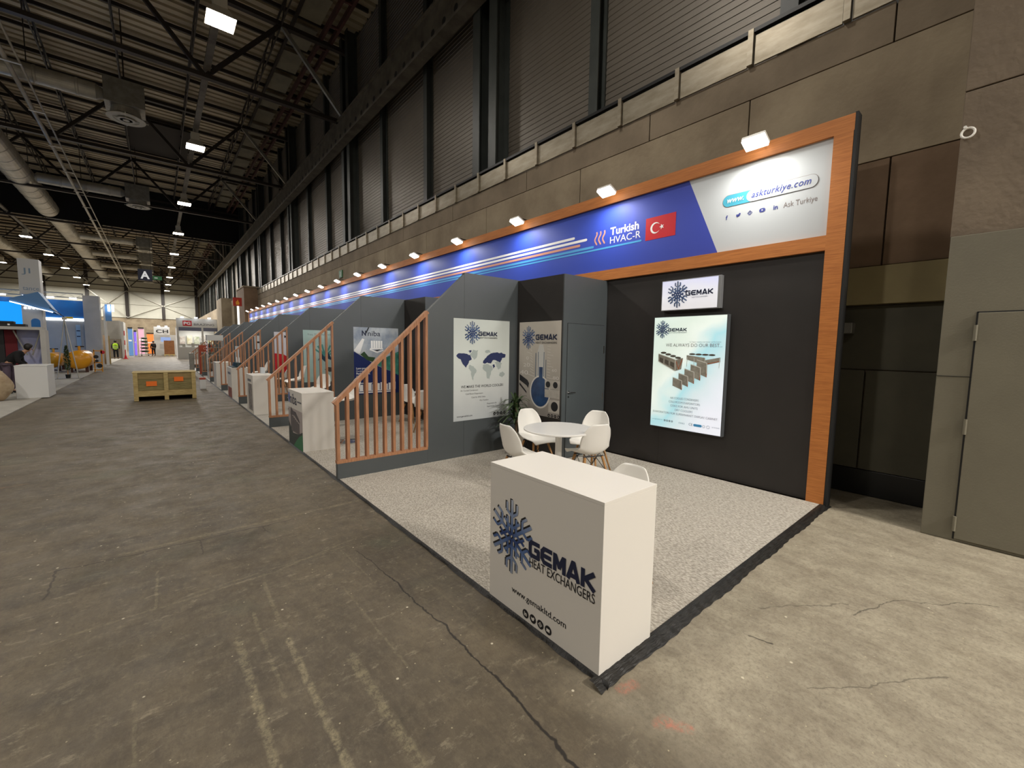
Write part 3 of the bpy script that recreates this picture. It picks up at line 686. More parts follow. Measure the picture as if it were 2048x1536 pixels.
# ------------------------------------------------------------------ shared print pieces
M_flake = ramp_mat('snowflake print', [(0, '#8e97a8'), (.32, '#56709f'), (.5, '#1f3a70'), (.66, '#5f78a6'), (1, '#b3bccb')], 'Z', -.22, .22, rough=.5, warp=.22, wscale=9)
def flake(b, o3, fr, cx, cy, R, w, d, xs=.86, dx=0, dy=0):
    for i in range(6):
        t = PI/2+i*PI/3; ca, sa = math.cos(t), math.sin(t)
        def P(r, s): return (cx+dx+(ca*r-sa*s)*xs, cy+dy+sa*r+ca*s)
        b.seg(o3, fr, P(.05*R, 0), P(R*.98, 0), w, d)
        for r0, l, e2 in ((.22, .20, .18), (.54, .23, .22)):
            for sg in (-1, 1): b.line(o3, fr, [P(r0*R, 0), P((r0+l*.55)*R, sg*l*R)]+([P((r0+l*.55+e2)*R, sg*l*R)] if e2 else []), w*.8, d)
    return b
def wordmark(b, o3, fr, x, y, W_, H_, d):
    lw = W_/5.55; st_ = .26
    L = {'G': [[(1, .89), (.25, .89), (.11, .75), (.11, .25), (.25, .11), (.89, .11), (.89, .52), (.5, .52)]], 'E': [[(1, .89), (.3, .89), (.11, .7), (.11, .3), (.3, .11), (1, .11)], [(.11, .5), (.92, .5)]],
         'M': [[(.11, 0), (.11, 1)], [(.14, .94), (.5, .3), (.86, .94)], [(.89, 1), (.89, 0)]], 'A': [[(.08, 0), (.46, .96), (.54, .96), (.92, 0)], [(.22, .26), (.78, .26)]], 'K': [[(.11, 0), (.11, 1)], [(.95, .95), (.3, .5), (.98, .04)]]}
    for i, ch in enumerate('GEMAK'):
        for pl in L[ch]:
            q = [Vector((x+(i*1.13+p[0])*lw, y+p[1]*H_)) for p in pl]
            for a, c in zip(q[:-1], q[1:]):
                e_ = (c-a).normalized()*st_*H_*.28; b.seg(o3, fr, a-(e_ if a != q[0] else e_*0), c+(e_ if c != q[-1] else e_*0), st_*H_, d)
    return b
def gemak(par, o3, fr, cx, cy, R, gx, gy, gw, gh, hx0, hy, hw, hh, d=.0015, sub=None):
    par = sub or par
    flake(MB(), o3, fr, cx, cy, R, R*.10, d, dx=-.010*R/.25, dy=.006*R/.25).build('logo_shadow', M_ink, par)
    b_ = MB(); flake(b_, o3, fr, cx, cy, R, R*.088, d+.001)
    fl = b_.build('snowflake_logo', M_flake, par); u, v, w = FR[fr]
    c3 = Vector(o3)+u*cx+v*cy-Vector(par.get('_o', (0, 0, 0)))
    for q in fl.data.vertices: q.co -= c3
    fl.location = c3
    wordmark(MB(), o3, fr, gx, gy, gw, gh, d+.0015).build('lettering', M_navy, par, label='bold navy lettering GEMAK')
    MB().text(o3, fr, 'HEAT EXCHANGERS', hx0, hy, w=hw, h=hh, bold=.004, d=d+.0015).build('lettering', M_ink, par, label='lettering HEAT EXCHANGERS')
def socials(b, bw_, o3, fr, a, v, r, stp, d):
    for i in range(4):
        c = a+i*stp; b.disc(o3, fr, c, v, r, d)
        if i == 0: bw_.text(o3, fr, 'in', c, v-r*.45, h=r*.95, bold=.03, d=d+.001, al='C')
        if i == 1: bw_.disc(o3, fr, c, v-r*.05, r*.42, d+.001, ry=r*.35); bw_.disc(o3, fr, c+r*.3, v+r*.25, r*.25, d+.001); bw_.poly(o3, fr, [(c-r*.6, v+r*.4), (c-r*.4, v-r*.2), (c+.1*r, v)], d+.001)
        if i == 2: bw_.ring(o3, fr, c, v, r*.62, r*.13, d+.001, n=4); bw_.ring(o3, fr, c, v, r*.28, r*.12, d+.001, n=10)
        if i == 3: bw_.rect(o3, fr, c-r*.5, v-r*.34, c+r*.5, v+r*.34, d+.001)

# ------------------------------------------------------------------ reception counters
def counter(y0, y1, lab, x0=1.70, x1=2.185, h=.968):
    t = thing('reception_counter', lab, 'counter', (x0, y0, 0.026))
    MB().box((x0, y0, .022), (x1, y1, h-.02)).build('body', M_white, t, bev=.002)
    MB().box((x0-.001, y0-.001, h-.02), (x1+.001, y1+.001, h)).build('top', M_white, t, bev=.0015)
    return t
ct = counter(1.28, 2.235, 'white reception counter with the blue snowflake logo on the near corner of the carpet')
OC = (1.70, 2.235, 0)
gemak(ct, OC, '-X', .235, .525, .25, .40, .467, .515, .105, .405, .405, .51, .055)
MB().text(OC, '-X', 'www.gemakltd.com', .24, .148, w=.478, h=.052, bold=.011, d=.0015).build('lettering', M_ink, ct, label='black lettering www.gemakltd.com')
b_ = MB(); b2 = MB(); socials(b_, b2, OC, '-X', .378, .076, .028, .067, .0015); b_.build('social_icon_discs', M_ink, ct); b2.build('social_icon_marks', M_white, ct)
c2 = counter(7.15, 8.06, 'white counter printed niba with a machine picture, in the second booth')
ON = (1.70, 8.06, 0)
MB().rect(ON, '-X', 0, .02, .905, .66, .001).build('picture', mat('pinkish grey print', '#b5aaa6', .5, c2='#a89c98', scale=4), c2)
MB().poly(ON, '-X', [(0, .02), (.905, .02), (.905, .34), (.65, .27), (.3, .24), (0, .42)], .0015).build('picture', mat('dark grey green print', '#3e4644', .5), c2)
MB().poly(ON, '-X', [(.3, .02), (.905, .02), (.905, .3), (.7, .24), (.5, .14)], .002).build('picture', mat('green print', '#3f7a55', .5), c2)
b_ = MB()
for i in range(6): b_.rect(ON, '-X', .17+.095*i, .27, .17+.095*i+.075, .55-.02*i, .003)
b_.poly(ON, '-X', [(.15, .58), (.2, .68), (.32, .62), (.5, .62), (.74, .5), (.74, .46), (.4, .55), (.15, .54)], .003); b_.build('picture', mat('tank print', '#5d585a', .5), c2)
MB().text(ON, '-X', 'niba', .16, .74, w=.42, size=.25, bold=.01, d=.002).build('lettering', M_navy, c2, label='dark lettering niba')
MB().text(ON, '-X', 'N', .02, .74, w=.12, h=.18, bold=.05, d=.002).build('lettering', M_bluei, c2)
MB().rect(ON, '-X', .62, .79, .88, .815, .002).build('tagline', M_inkg, c2)
c3 = counter(11.6, 12.55, 'white counter with a grey picture on its aisle face, second booth from the camera')
OG = (1.70, 12.55, 0); b_ = MB()
b_.rect(OG, '-X', .25, .1, .8, .75, .001); b_.build('picture', mat('mottled grey print', '#a39c97', .6, c2='#5b5655', scale=9), c3); MB().rect(OG, '-X', .2, .8, .7, .86, .001).build('tagline', M_inkg, c3)
c4 = counter(15.4, 16.4, 'white counter with an orange picture low on its face and a dark machine on top')
MB().rect((1.70, 16.4, 0), '-X', .1, .03, .95, .35, .001).build('picture', mat('orange brown print', '#a8583c', .6, c2='#7a4637', scale=8), c4); MB().rect((1.70, 16.4, 0), '-X', .15, .75, .8, .82, .001).build('tagline', M_inkg, c4)
c5 = counter(19.8, 20.8, 'plain white counter furthest from the camera')

# ------------------------------------------------------------------ posters
M_post = ramp_mat('poster pale grey', [(0, '#b9bec0'), (.3, '#cfd2d0'), (.6, '#d6dcd6'), (1, '#c9cfca')], 'Z', -.8, .8, warp=.5, wscale=2)
def poster(lab, o3, fr, w, h, mt, cat='poster'):
    u, v, n_ = FR[fr]; c = Vector(o3)+u*w/2+v*h/2
    t = thing('wall_poster', lab, cat, tuple(c))
    b_ = MB(); b_.poly(o3, fr, [(0, 0), (w, 0), (w, h), (0, h)], 0, .004); b_.build('sheet', mt, t)
    return t, Vector(o3)+n_*.004
NY = Vector((0, -.001, 0))
p1, o3 = poster('pale poster with a world map on the first charcoal partition', (3.41, 5.4395, .59), '-Y', 1.085, 1.572, M_post)
gemak(p1, o3, '-Y', .345, 1.36, .18, .458, 1.318, .37, .066, .458, 1.276, .37, .026)
LAND = {'pale': [[(.30, 1.04), (.36, 1.10), (.45, 1.09), (.43, 1.0), (.38, .95), (.33, .99)], [(.29, .87), (.36, .84), (.42, .78), (.38, .69), (.35, .62), (.33, .66), (.32, .75), (.28, .81)],
                 [(.55, .86), (.62, .87), (.72, .84), (.75, .80), (.71, .74), (.67, .63), (.63, .64), (.62, .75), (.55, .80)], [(.78, .90), (.86, .93), (.93, .88), (.90, .80), (.86, .78), (.82, .83)], [(.88, .72), (.95, .75), (.99, .70), (.94, .65), (.88, .67)], [(.58, 1.08), (.66, 1.10), (.70, 1.06), (.62, 1.04)]],
        'navy': [[(.05, 1.02), (.12, 1.05), (.22, 1.04), (.30, 1.01), (.33, .96), (.28, .91), (.26, .87), (.22, .82), (.16, .88), (.13, .94), (.06, .98)], [(.27, 1.08), (.33, 1.09), (.30, 1.04)],
                 [(.56, .93), (.60, .98), (.66, 1.02), (.80, 1.06), (.92, 1.05), (1.01, 1.02), (1.0, .97), (.94, .96), (.90, .90), (.80, .94), (.72, .94), (.70, .88), (.62, .90), (.58, .87), (.55, .89)], [(.74, .85), (.78, .87), (.79, .83), (.765, .80)]]}
for key, mt in (('pale', mat('pale land print', '#a9b3b0', .5)), ('navy', mat('navy land print', '#242f5c', .5))):
    b_ = MB()
    for P_ in LAND[key]:
        cx = sum(a for a, b in P_)/len(P_); cy = sum(b for a, b in P_)/len(P_)
        q = []
        for i in range(len(P_)):
            a, b = P_[i], P_[(i+1) % len(P_)]
            for s in (0, .33, .66):
                q.append((a[0]+(b[0]-a[0])*s+random.uniform(-.009, .009), a[1]+(b[1]-a[1])*s+random.uniform(-.009, .009)))
        b_ = MB()
        for i in range(len(q)): b_.poly(o3, '-Y', [(cx, cy), q[i], q[(i+1) % len(q)]], .0008)
        b_.build('land_mass', mt, p1)
MB().text(o3, '-Y', 'WE MAKE THE WORLD COOLER!', .133, .505, w=.83, h=.042, bold=.01, d=.001).build('lettering', M_ink, p1)
for a, v, w, tx in ((.125, .455, .33, 'Air Cooled Condensers'), (.22, .40, .33, 'Cold Room Evaporators'), (.33, .342, .27, 'Coils for AHU Units'), (.49, .287, .17, 'Dry Coolers'), (.633, .225, .20, 'Evaporators for'), (.633, .178, .36, 'Supermarket Display Cabinet')): MB().text(o3, '-Y', tx, a, v, w=w, size=.036, d=.001).build('lettering', M_ink, p1)
MB().text(o3, '-Y', 'www.gemakltd.com', .057, .058, w=.29, size=.036, bold=.01, d=.001).build('lettering', M_ink, p1)
b_ = MB(); b2 = MB(); socials(b_, b2, o3, '-Y', .788, .058, .026, .07, .001); b_.build('social_icon_discs', M_ink, p1); b2.build('social_icon_marks', M_post, p1)
# thermometer poster on the closet front
M_post2 = ramp_mat('poster warm grey', [(0, '#8d8883'), (.25, '#a19a92'), (.5, '#b3aca2'), (.75, '#c2bbb0'), (1, '#cbc4b9')], 'Z', -.8, .8, warp=.5, wscale=2.5)
p2, o3 = poster('warm grey poster with a large blue thermometer bulb on the closet', (4.669, 5.375, .65), '-X', .955, 1.50, M_post2)
gemak(p2, o3, '-X', .235, 1.245, .19, .40, 1.21, .475, .085, .40, 1.15, .475, .032)
b_ = MB(); b_.rect(o3, '-X', .44, .5, .615, 1.0, .0006); b_.poly(o3, '-X', [(.44, 1.0), (.615, 1.0), (.57, 1.14), (.49, 1.14)], .0006); b_.build('tube', mat('pale tube print', '#c9c8c4', .4), p2)
b_ = MB(); b_.rect(o3, '-X', .40, .5, .42, 1.0, .001); b_.rect(o3, '-X', .46, .5, .475, 1.02, .001); b_.rect(o3, '-X', .59, .5, .605, 1.02, .001); b_.rect(o3, '-X', .635, .5, .65, .9, .001); b_.build('tube_edge', mat('tube edge print', '#6b7684', .5), p2)
b_ = MB(); b_.rect(o3, '-X', .49, .5, .575, .78, .0012); b_.disc(o3, '-X', .52, .38, .21, .0012, ry=.24, n=28); b_.build('bulb', mat('blue bulb print', '#2c4c78', .35, c2='#1d355c', scale=5), p2)
b_ = MB(); b_.ring(o3, '-X', .52, .38, .235, .025, .001, ry=.265, n=30)
for i in range(12):
    v = .62+.045*i; b_.seg(o3, '-X', (.38-.012*i*.6, v), (.28 if i % 4 else .20, v+.035), .007, .001); b_.seg(o3, '-X', (.67, v), (.74 if i % 4 else .80, v-.01), .006, .001)
b_.text(o3, '-X', '40', .03, .64, w=.2, h=.07, d=.001); b_.text(o3, '-X', '20', .11, .77, w=.16, h=.06, d=.001); b_.text(o3, '-X', '0', .18, .89, w=.06, h=.05, d=.001); b_.text(o3, '-X', '80', .80, .60, w=.13, h=.05, d=.001); b_.text(o3, '-X', '60', .78, .72, w=.1, h=.045, d=.001); b_.build('scale', mat('pale scale print', '#d6d2cb', .5), p2)
MB().poly(o3, '-X', [(.02, .64), (.22, .55), (.26, .5), (.24, .42), (.20, .46), (.02, .54)], .0015).build('clamp', M_ink, p2); MB().poly(o3, '-X', [(.02, .5), (.2, .36), (.2, .33), (.02, .46)], .0015).build('clamp', M_ink, p2)
for a_, v_, r_ in ((.70, .515, .05), (.86, .515, .05), (.85, .18, .075)): MB().disc(o3, '-X', a_, v_, r_, .003).build('fan', M_ink, p2)
for q_ in ((.63, .45, .955, .58), (.63, .31, .955, .44), (.72, .08, .955, .28)): MB().rect(o3, '-X', *q_, .002).build('appliance', mat('appliance print', '#c3bdb4', .5, c2='#a9a49c', scale=4), p2)
b_ = MB(); b2 = MB(); socials(b_, b2, o3, '-X', .73, .03, .026, .07, .001); b_.build('social_icon_discs', M_ink, p2); b2.build('social_icon_marks', M_post2, p2)
# crane poster
M_sky2 = mat('cloudy sky print', '#b9c0c6', .4, c2='#8d99ab', scale=2.2, lo=.4, hi=.6)
p3, o3 = poster('blue and green poster with a crane and a lifted machine on the second partition', (3.42, 9.6895, .585), '-Y', 1.08, 1.555, M_sky2)
MB().poly(o3, '-Y', [(0, 0), (1.08, 0), (1.08, .42), (.9, .52), (.5, .68), (.3, .82), (0, 1.0)], .0005).build('picture', mat('deep blue print', '#1a2a62', .4), p3)
MB().poly(o3, '-Y', [(.45, .72), (.9, .52), (1.08, .42), (1.08, 1.0), (.85, .9), (.6, .78)], .0008).build('picture', mat('sea green print', '#4f9f8c', .4, c2='#2f6f62', scale=6), p3)
MB().poly(o3, '-Y', [(.15, .93), (.24, 1.0), (.34, .88), (.5, .86), (.45, .75), (.3, .8)], .001).build('picture', mat('tree print', '#2d4a2a', .5), p3)
MB().poly(o3, '-Y', [(.0, 1.03), (.03, 1.06), (.2, 1.3), (.25, 1.28), (.14, .95), (.06, .97)], .0012).build('picture', M_wink, p3)
b_ = MB(); b_.poly(o3, '-Y', [(.26, 1.41), (.34, 1.555), (.37, 1.555), (.29, 1.40)], .0014); b_.poly(o3, '-Y', [(.38, 1.02), (.56, 1.04), (.66, 1.06), (.5, .98)], .0014); b_.build('picture', M_ink, p3)
b_ = MB(); b_.poly(o3, '-Y', [(.37, 1.03), (.37, 1.06), (.56, 1.0), (.7, 1.04), (.7, 1.02), (.55, .96)], .0018); b_.rect(o3, '-Y', .38, 1.05, .69, 1.08, .0018)
for i in range(5): b_.rect(o3, '-Y', .40+.058*i, 1.079, .40+.058*i+.045, 1.25, .0018)
b_.build('lifted_machine', M_wink, p3)
b_ = MB(); b_.rect(o3, '-Y', .1, .075, .95, .09, .0018)
for i in range(9): b_.rect(o3, '-Y', .12+.1*i, .09, .12+.1*i+.08, .23+.02*(i % 3), .0018)
b_.build('machine_row', M_wink, p3); MB().rect(o3, '-Y', .1, .03, .9, .06, .0018).build('base_line', M_wink, p3); MB().rect(o3, '-Y', .06, .255, .42, .27, .0018).build('web_line', M_wink, p3)
for tx, v_, s_, b0 in (('Long product life,', .59, .06, .02), ('Durability,', .53, .05, 0), ('Performance,', .47, .06, .02), ('High quality', .41, .05, 0)): MB().text(o3, '-Y', tx, .05, v_, size=s_, bold=b0, d=.002).build('lettering', M_wink, p3)
b_ = MB(); b_.text(o3, '-Y', 'niba', .33, 1.36, w=.30, size=.17, bold=.006, d=.002); MB().text(o3, '-Y', 'N', .19, 1.36, w=.10, h=.12, bold=.04, d=.002).build('monogram', M_navy, p3); b_.build('lettering', M_navy, p3, label='navy lettering niba')
# pale teal poster
p4, o3 = poster('pale teal poster with a dark machine on the third partition', (3.40, 13.9395, .56), '-Y', 1.0, 1.6, mat('pale teal print', '#b9cdc9', .4, c2='#a5c4c0', scale=2))
b_ = MB(); b_.text(o3, '-Y', 'You THE RIGHT', .12, 1.44, w=.7, size=.08, d=.001); b_.build('lettering', M_inkg, p4)
b_ = MB()
for i in range(7): a = .35+.08*i; b_.seg(o3, '-Y', (.62, .8), (.62+.38*math.cos(.35*i+.4), .8+.38*math.sin(.35*i+.4)), .05, .001)
b_.build('picture', mat('teal leaf print', '#4f9690', .4), p4)
b_ = MB(); b_.poly(o3, '-Y', [(.4, .65), (.52, .9), (.6, .78), (.72, .92), (.85, .66), (.7, .72), (.62, .62), (.5, .74)], .002); b_.disc(o3, '-Y', .3, .82, .035, .002); b_.disc(o3, '-Y', .94, .8, .035, .002); b_.build('picture', mat('dark teal print', '#22455a', .4), p4)
MB().poly(o3, '-Y', [(.6, .38), (.75, .3), (.98, .35), (.95, .42), (.7, .46)], .002).build('picture', mat('machine print', '#4c4a49', .5), p4)
# white and red poster
p5, o3 = poster('white poster with a red lower half and teal shape on the fourth partition', (3.42, 18.1895, .62), '-Y', 1.0, 1.55, mat('pale lilac print', '#d3d1da', .4))
MB().poly(o3, '-Y', [(0, 0), (1.0, 0), (1.0, .3), (.6, .5), (.3, .7), (0, .74)], .001).build('picture', M_redp, p5)
MB().poly(o3, '-Y', [(.3, .3), (.45, .55), (.7, .75), (1.0, .7), (1, .35), (.6, .25)], .002).build('picture', mat('teal print', '#4f8f92', .4), p5)
MB().text(o3, '-Y', 'MARKA', .35, 1.33, w=.55, h=.1, bold=.02, d=.002).build('lettering', M_ink, p5)
p6, o3 = poster('small white notice with a dark line on the fifth partition', (3.42, 22.4395, 1.45), '-Y', .62, .62, M_board)
MB().rect(o3, '-Y', .1, .28, .5, .36, .001).build('line', M_ink, p6)

# ------------------------------------------------------------------ light boxes on the back wall
M_lb = ramp_mat('lightbox lavender', [(0, '#d7d6da'), (.5, '#dcdde6'), (1, '#c9cdee')], 'Z', 0, .45, emit=.55, warp=.3, wscale=4)
M_al = mat('brushed aluminium frame', '#b3b5b8', .35, metal=.7)
t1 = thing('light_box', 'small lit white box with the snowflake logo, upper of the two on the dark wall', 'light box', (5.65, 3.0, 2.29))
MB().box((5.625, 2.52, 2.29), (5.70, 3.36, 2.712)).build('case', M_al, t1, bev=.002)
O1 = (5.625, 3.36, 2.29)
MB().poly(O1, '-X', [(.01, .01), (.80, .01), (.80, .412), (.01, .412)], 0, .002).build('screen', M_lb, t1)
gemak(t1, O1, '-X', .25, .215, .185, .365, .19, .38, .068, .455, .155, .22, .014, d=.004)
M_lb2 = None
def print_bg():
    mt, n, b = base('lightbox pale aqua print')
    tc = nd(n, 'ShaderNodeTexCoord'); sp = nd(n, 'ShaderNodeSeparateXYZ'); n.links.new(tc.outputs['Object'], sp.inputs[0])
    nz = nd(n, 'ShaderNodeTexNoise', ins={'Scale': 2.2, 'Detail': 2}); n.links.new(tc.outputs['Object'], nz.inputs['Vector'])
    # diagonal aqua band from low left to high right (object y decreases to the right)
    s = nd(n, 'ShaderNodeMath', op='MULTIPLY', ins={1: -1.35}); n.links.new(sp.outputs['Y'], s.inputs[0])
    a = nd(n, 'ShaderNodeMath', op='SUBTRACT'); n.links.new(sp.outputs['Z'], a.inputs[0]); n.links.new(s.outputs[0], a.inputs[1])
    a2 = nd(n, 'ShaderNodeMath', op='MULTIPLY_ADD', ins={1: .9, 2: -.45}); n.links.new(nz.outputs['Fac'], a2.inputs[0])
    a3 = nd(n, 'ShaderNodeMath', op='ADD'); n.links.new(a.outputs[0], a3.inputs[0]); n.links.new(a2.outputs[0], a3.inputs[1])
    cr = nd(n, 'ShaderNodeValToRGB'); mr = nd(n, 'ShaderNodeMapRange', ins={1: -1.1, 2: 1.2}); n.links.new(a3.outputs[0], mr.inputs[0]); n.links.new(mr.outputs[0], cr.inputs[0])
    el = cr.color_ramp.elements
    for _ in range(4): el.new(.5)
    for e_, (p, c) in zip(el, [(0, '#dfe3ee'), (.25, '#c9dbe0'), (.42, '#a6d4de'), (.55, '#dfe9e2'), (.75, '#d2e0d6'), (1, '#cfe0d8')]): e_.position = p; e_.color = srgb(c)
    n.links.new(cr.outputs[0], b.inputs['Base Color']); n.links.new(cr.outputs[0], b.inputs['Emission Color']); b.inputs['Emission Strength'].default_value = .62
    return mt
M_lb2 = print_bg()
t2 = thing('light_box', 'tall lit poster box with three machines, lower of the two on the dark wall', 'light box', (5.66, 2.97, 1.39))
MB().box((5.625, 2.405, .60), (5.70, 3.46, 2.205)).build('case', mat('dark grey frame', '#4c4f52', .4), t2, bev=.002)
O2 = (5.625, 3.455, .605)
MB().poly(O2, '-X', [(.005, .005), (1.035, .005), (1.035, 1.592), (.005, 1.592)], 0, .002).build('screen', M_lb2, t2)
gemak(t2, O2, '-X', .14, 1.42, .13, .225, 1.39, .28, .045, .225, 1.365, .28, .014, d=.004)
M_rg = mat('rose grey print', '#8d8588', .5)
MB().text(O2, '-X', 'WE ALWAYS DO OUR BEST...', .2, 1.175, w=.80, h=.045, bold=.004, d=.004).build('lettering', M_rg, t2); MB().text(O2, '-X', 'for higher quality and better performance', .55, 1.235, w=.43, size=.022, d=.004).build('lettering', M_rg, t2)
for v, w, tx in ((.43, .42, 'AIR COOLED CONDENSERS'), (.374, .46, 'COLD ROOM EVAPORATORS'), (.318, .40, 'COILS FOR AHU UNITS'), (.262, .26, 'DRY COOLERS'), (.206, .95, 'EVAPORATORS FOR SUPERMARKET DISPLAY CABINET')): MB().text(O2, '-X', tx, .515, v, w=w, h=.03, d=.004, al='C').build('lettering', M_rg, t2)
MB().text(O2, '-X', 'www.gemakltd.com', .03, .098, w=.17, h=.016, d=.004).build('lettering', M_inkg, t2)
b_ = MB(); b2 = MB(); socials(b_, b2, O2, '-X', .235, .105, .014, .038, .004); b_.build('social_icon_discs', M_inkg, t2, kind='stuff'); b2.build('social_icon_marks', M_lb2, t2, kind='stuff')
b_ = MB(); b_.text(O2, '-X', 'CE', .60, .085, w=.055, h=.035, d=.004); b_.ring(O2, '-X', .87, .1, .022, .004, .004); b_.ring(O2, '-X', .81, .1, .02, .005, .004, n=6); b_.text(O2, '-X', 'HEAT EXCHANGERS', .92, .1, w=.1, h=.014, d=.004); b_.text(O2, '-X', 'COILS', .45, .09, w=.09, h=.02, d=.004); b_.build('small_print', M_inkg, t2, kind='stuff')
b_ = MB(); pill(b_, O2, .665, .083, .785, .118, .004); b_.build('badge', M_sky, t2)
M_pic = mat('machine picture', '#a8a498', .5, c2='#878378', scale=12); M_pd = mat('machine picture dark', '#5b554c', .5); M_pr = mat('machine picture copper', '#b06a4c', .5); M_pl = mat('machine picture light', '#dcdcd4', .5)
b_ = MB(); b_.poly(O2, '-X', [(.09, 1.07), (.36, .99), (.36, .83), (.09, .96)], .004); b_.poly(O2, '-X', [(.36, .99), (.47, 1.02), (.45, .86), (.36, .83)], .004)
b_.poly(O2, '-X', [(.52, 1.06), (.78, 1.03), (.78, .93), (.52, 1.0)], .004); b_.poly(O2, '-X', [(.78, 1.0), (.98, 1.04), (.98, .98), (.78, .93)], .004)
for i in range(5): b_.poly(O2, '-X', [(.33+.085*i, .62+.05*i), (.47+.085*i, .57+.05*i), (.47+.085*i, .70+.065*i), (.33+.085*i, .74+.065*i)], .004+.0008*i)
b_.build('picture', M_pic, t2)
b_ = MB()
for i in range(4): b_.disc(O2, '-X', .17+.075*i, 1.085-.022*i, .045, .0055, ry=.016)
for i in range(4): b_.disc(O2, '-X', .60+.09*i, 1.075-.002*i, .045, .0055, ry=.013)
for i in range(3): b_.poly(O2, '-X', [(.11+.085*i, 1.02-.027*i), (.17+.085*i, 1.0-.027*i), (.17+.085*i, .93-.027*i), (.11+.085*i, .96-.027*i)], .005)
b_.build('picture', M_pd, t2)
b_ = MB(); b_.line(O2, '-X', [(.37, .97), (.41, .86), (.46, 1.0)], .012, .0055); b_.seg(O2, '-X', (.78, .94), (.98, .99), .012, .0055)
for i in range(5): b_.seg(O2, '-X', (.47+.085*i, .57+.05*i), (.47+.085*i, .70+.065*i), .012, .0085)
b_.build('picture', M_pr, t2)
b_ = MB(); b_.line(O2, '-X', [(.09, 1.07), (.36, .99), (.36, .83), (.09, .96)], .01, .006)
for x in (.53, .63, .78, .97): b_.seg(O2, '-X', (x, .9), (x, 1.03), .008, .0055)
for i in range(5): b_.line(O2, '-X', [(.33+.085*i, .74+.065*i), (.47+.085*i, .70+.065*i), (.475+.085*i, .6+.055*i)], .012, .009)
b_.build('picture', M_pl, t2)

# ------------------------------------------------------------------ shell chairs, tables, stools
def interp(tab, t):
    for (t0, *a), (t1, *b) in zip(tab[:-1], tab[1:]):
        if t <= t1:
            f = (t-t0)/(t1-t0); return [p+(q-p)*f for p, q in zip(a, b)]
    return list(tab[-1][1:])
SHELL = [(0, .235, .415, .18, .0, .0), (.08, .215, .445, .215, .012, 0), (.22, .12, .438, .235, .03, 0), (.38, 0, .425, .235, .055, 0), (.5, -.10, .430, .225, .085, 0), (.6, -.165, .475, .205, .07, .035), (.7, -.20, .56, .212, .02, .075), (.82, -.225, .67, .205, 0, .07), (.93, -.25, .775, .168, 0, .05), (1.0, -.262, .83, .105, 0, .03)]
def shell_mb(dz=0):
    b = MB(); NT, NS = 22, 12; vs = []; fs = []
    for i in range(NT+1):
        y, z, w, cz, cy = interp(SHELL, i/NT)
        for j in range(NS+1):
            s = -1+2*j/NS; r = abs(s)**2.2
            vs.append((s*w, y+cy*r, z+dz+cz*r-(.012*r if i == 0 else 0)))
    for i in range(NT):
        for j in range(NS): a = i*(NS+1)+j; fs.append((a, a+1, a+NS+2, a+NS+1))
    return b.add(vs, fs)
def add_shell(t, dz=0):
    o = shell_mb(dz).build('shell', M_whitep, t, smooth=True)
    ss = o.modifiers.new('sub', 'SUBSURF'); ss.levels = 1; ss.render_levels = 1
    so = o.modifiers.new('solid', 'SOLIDIFY'); so.thickness = .009; so.offset = -1
    return o
def make_chair(lab, legmat=M_wood):
    t = thing('shell_chair', lab, 'chair', local=True)
    add_shell(t)
    for sx in (-1, 1):
        for y0, y1 in ((.11, .235), (-.11, -.215)): MB().cyl((sx*.12, y0, .41), (sx*.215, y1, 0), .016, .010, n=10).build('leg', legmat, t, smooth=True)
    b_ = MB(); f = lambda sx, y0, y1, h: (sx*(.12+.095*h), y0+(y1-y0)*h, .41*(1-h))
    A = {}
    for sx in (-1, 1):
        A[sx, 1] = f(sx, .11, .235, .45); A[sx, -1] = f(sx, -.11, -.215, .45)
    for a, b in (((1, 1), (-1, -1)), ((1, -1), (-1, 1))): b_.cyl(A[a], A[b], .004, n=6)
    for a, b in (((1, 1), (1, -1)), ((-1, 1), (-1, -1)), ((1, 1), (-1, 1)), ((1, -1), (-1, -1))):
        m_ = (Vector(A[a])+Vector(A[b]))/2; m_.z = .42; b_.cyl(A[a], m_, .004, n=6); b_.cyl(A[b], m_, .004, n=6)
    b_.cyl((-.14, .1, .415), (.14, .1, .415), .008, n=6); b_.cyl((-.14, -.1, .415), (.14, -.1, .415), .008, n=6)
    b_.build('wire_frame', M_black_m, t)
    return t
GZ = .0275
def at(o, x, y, rz, z=GZ): o.location = (x, y, z); o.rotation_euler = (0, 0, rz); return o
def face_to(x, y, tx, ty): return math.atan2(ty-y, tx-x)-PI/2
proto = make_chair('white shell chair on the far left of the round table, seat towards the table')
TBL = (3.79, 3.59)
G1 = 'white shell chairs round the near table'
proto['group'] = G1
CH = [(3.25, 3.69, face_to(3.25, 3.69, 3.8, 3.58)+.1, 'white shell chair nearest the aisle, back to the left of the round table'),
      (4.02, 4.25, face_to(4.02, 4.25, 3.85, 3.5)+.12, 'white shell chair behind the round table, facing the camera, beside the plant'),
      (4.53, 3.69, face_to(4.53, 3.69, 3.7, 3.50), 'white shell chair right of the round table, furthest back towards the dark wall'),
      (4.0, 3.28, -.30, 'white shell chair with its back to the camera, right front of the round table')]
for i, (x, y, rz, lab) in enumerate(CH):
    o = proto if i == 0 else dup(proto, (x, y, GZ), rz, lab)
    at(o, x, y, rz); o['label'] = lab; o['group'] = G1
o = dup(proto, (2.62, 1.95, GZ), face_to(2.62, 1.95, 2.1, 2.3), 'white shell chair tucked behind the near reception counter'); at(o, 2.52, 1.83, face_to(2.52, 1.83, 1.9, 1.9))
del o['group']
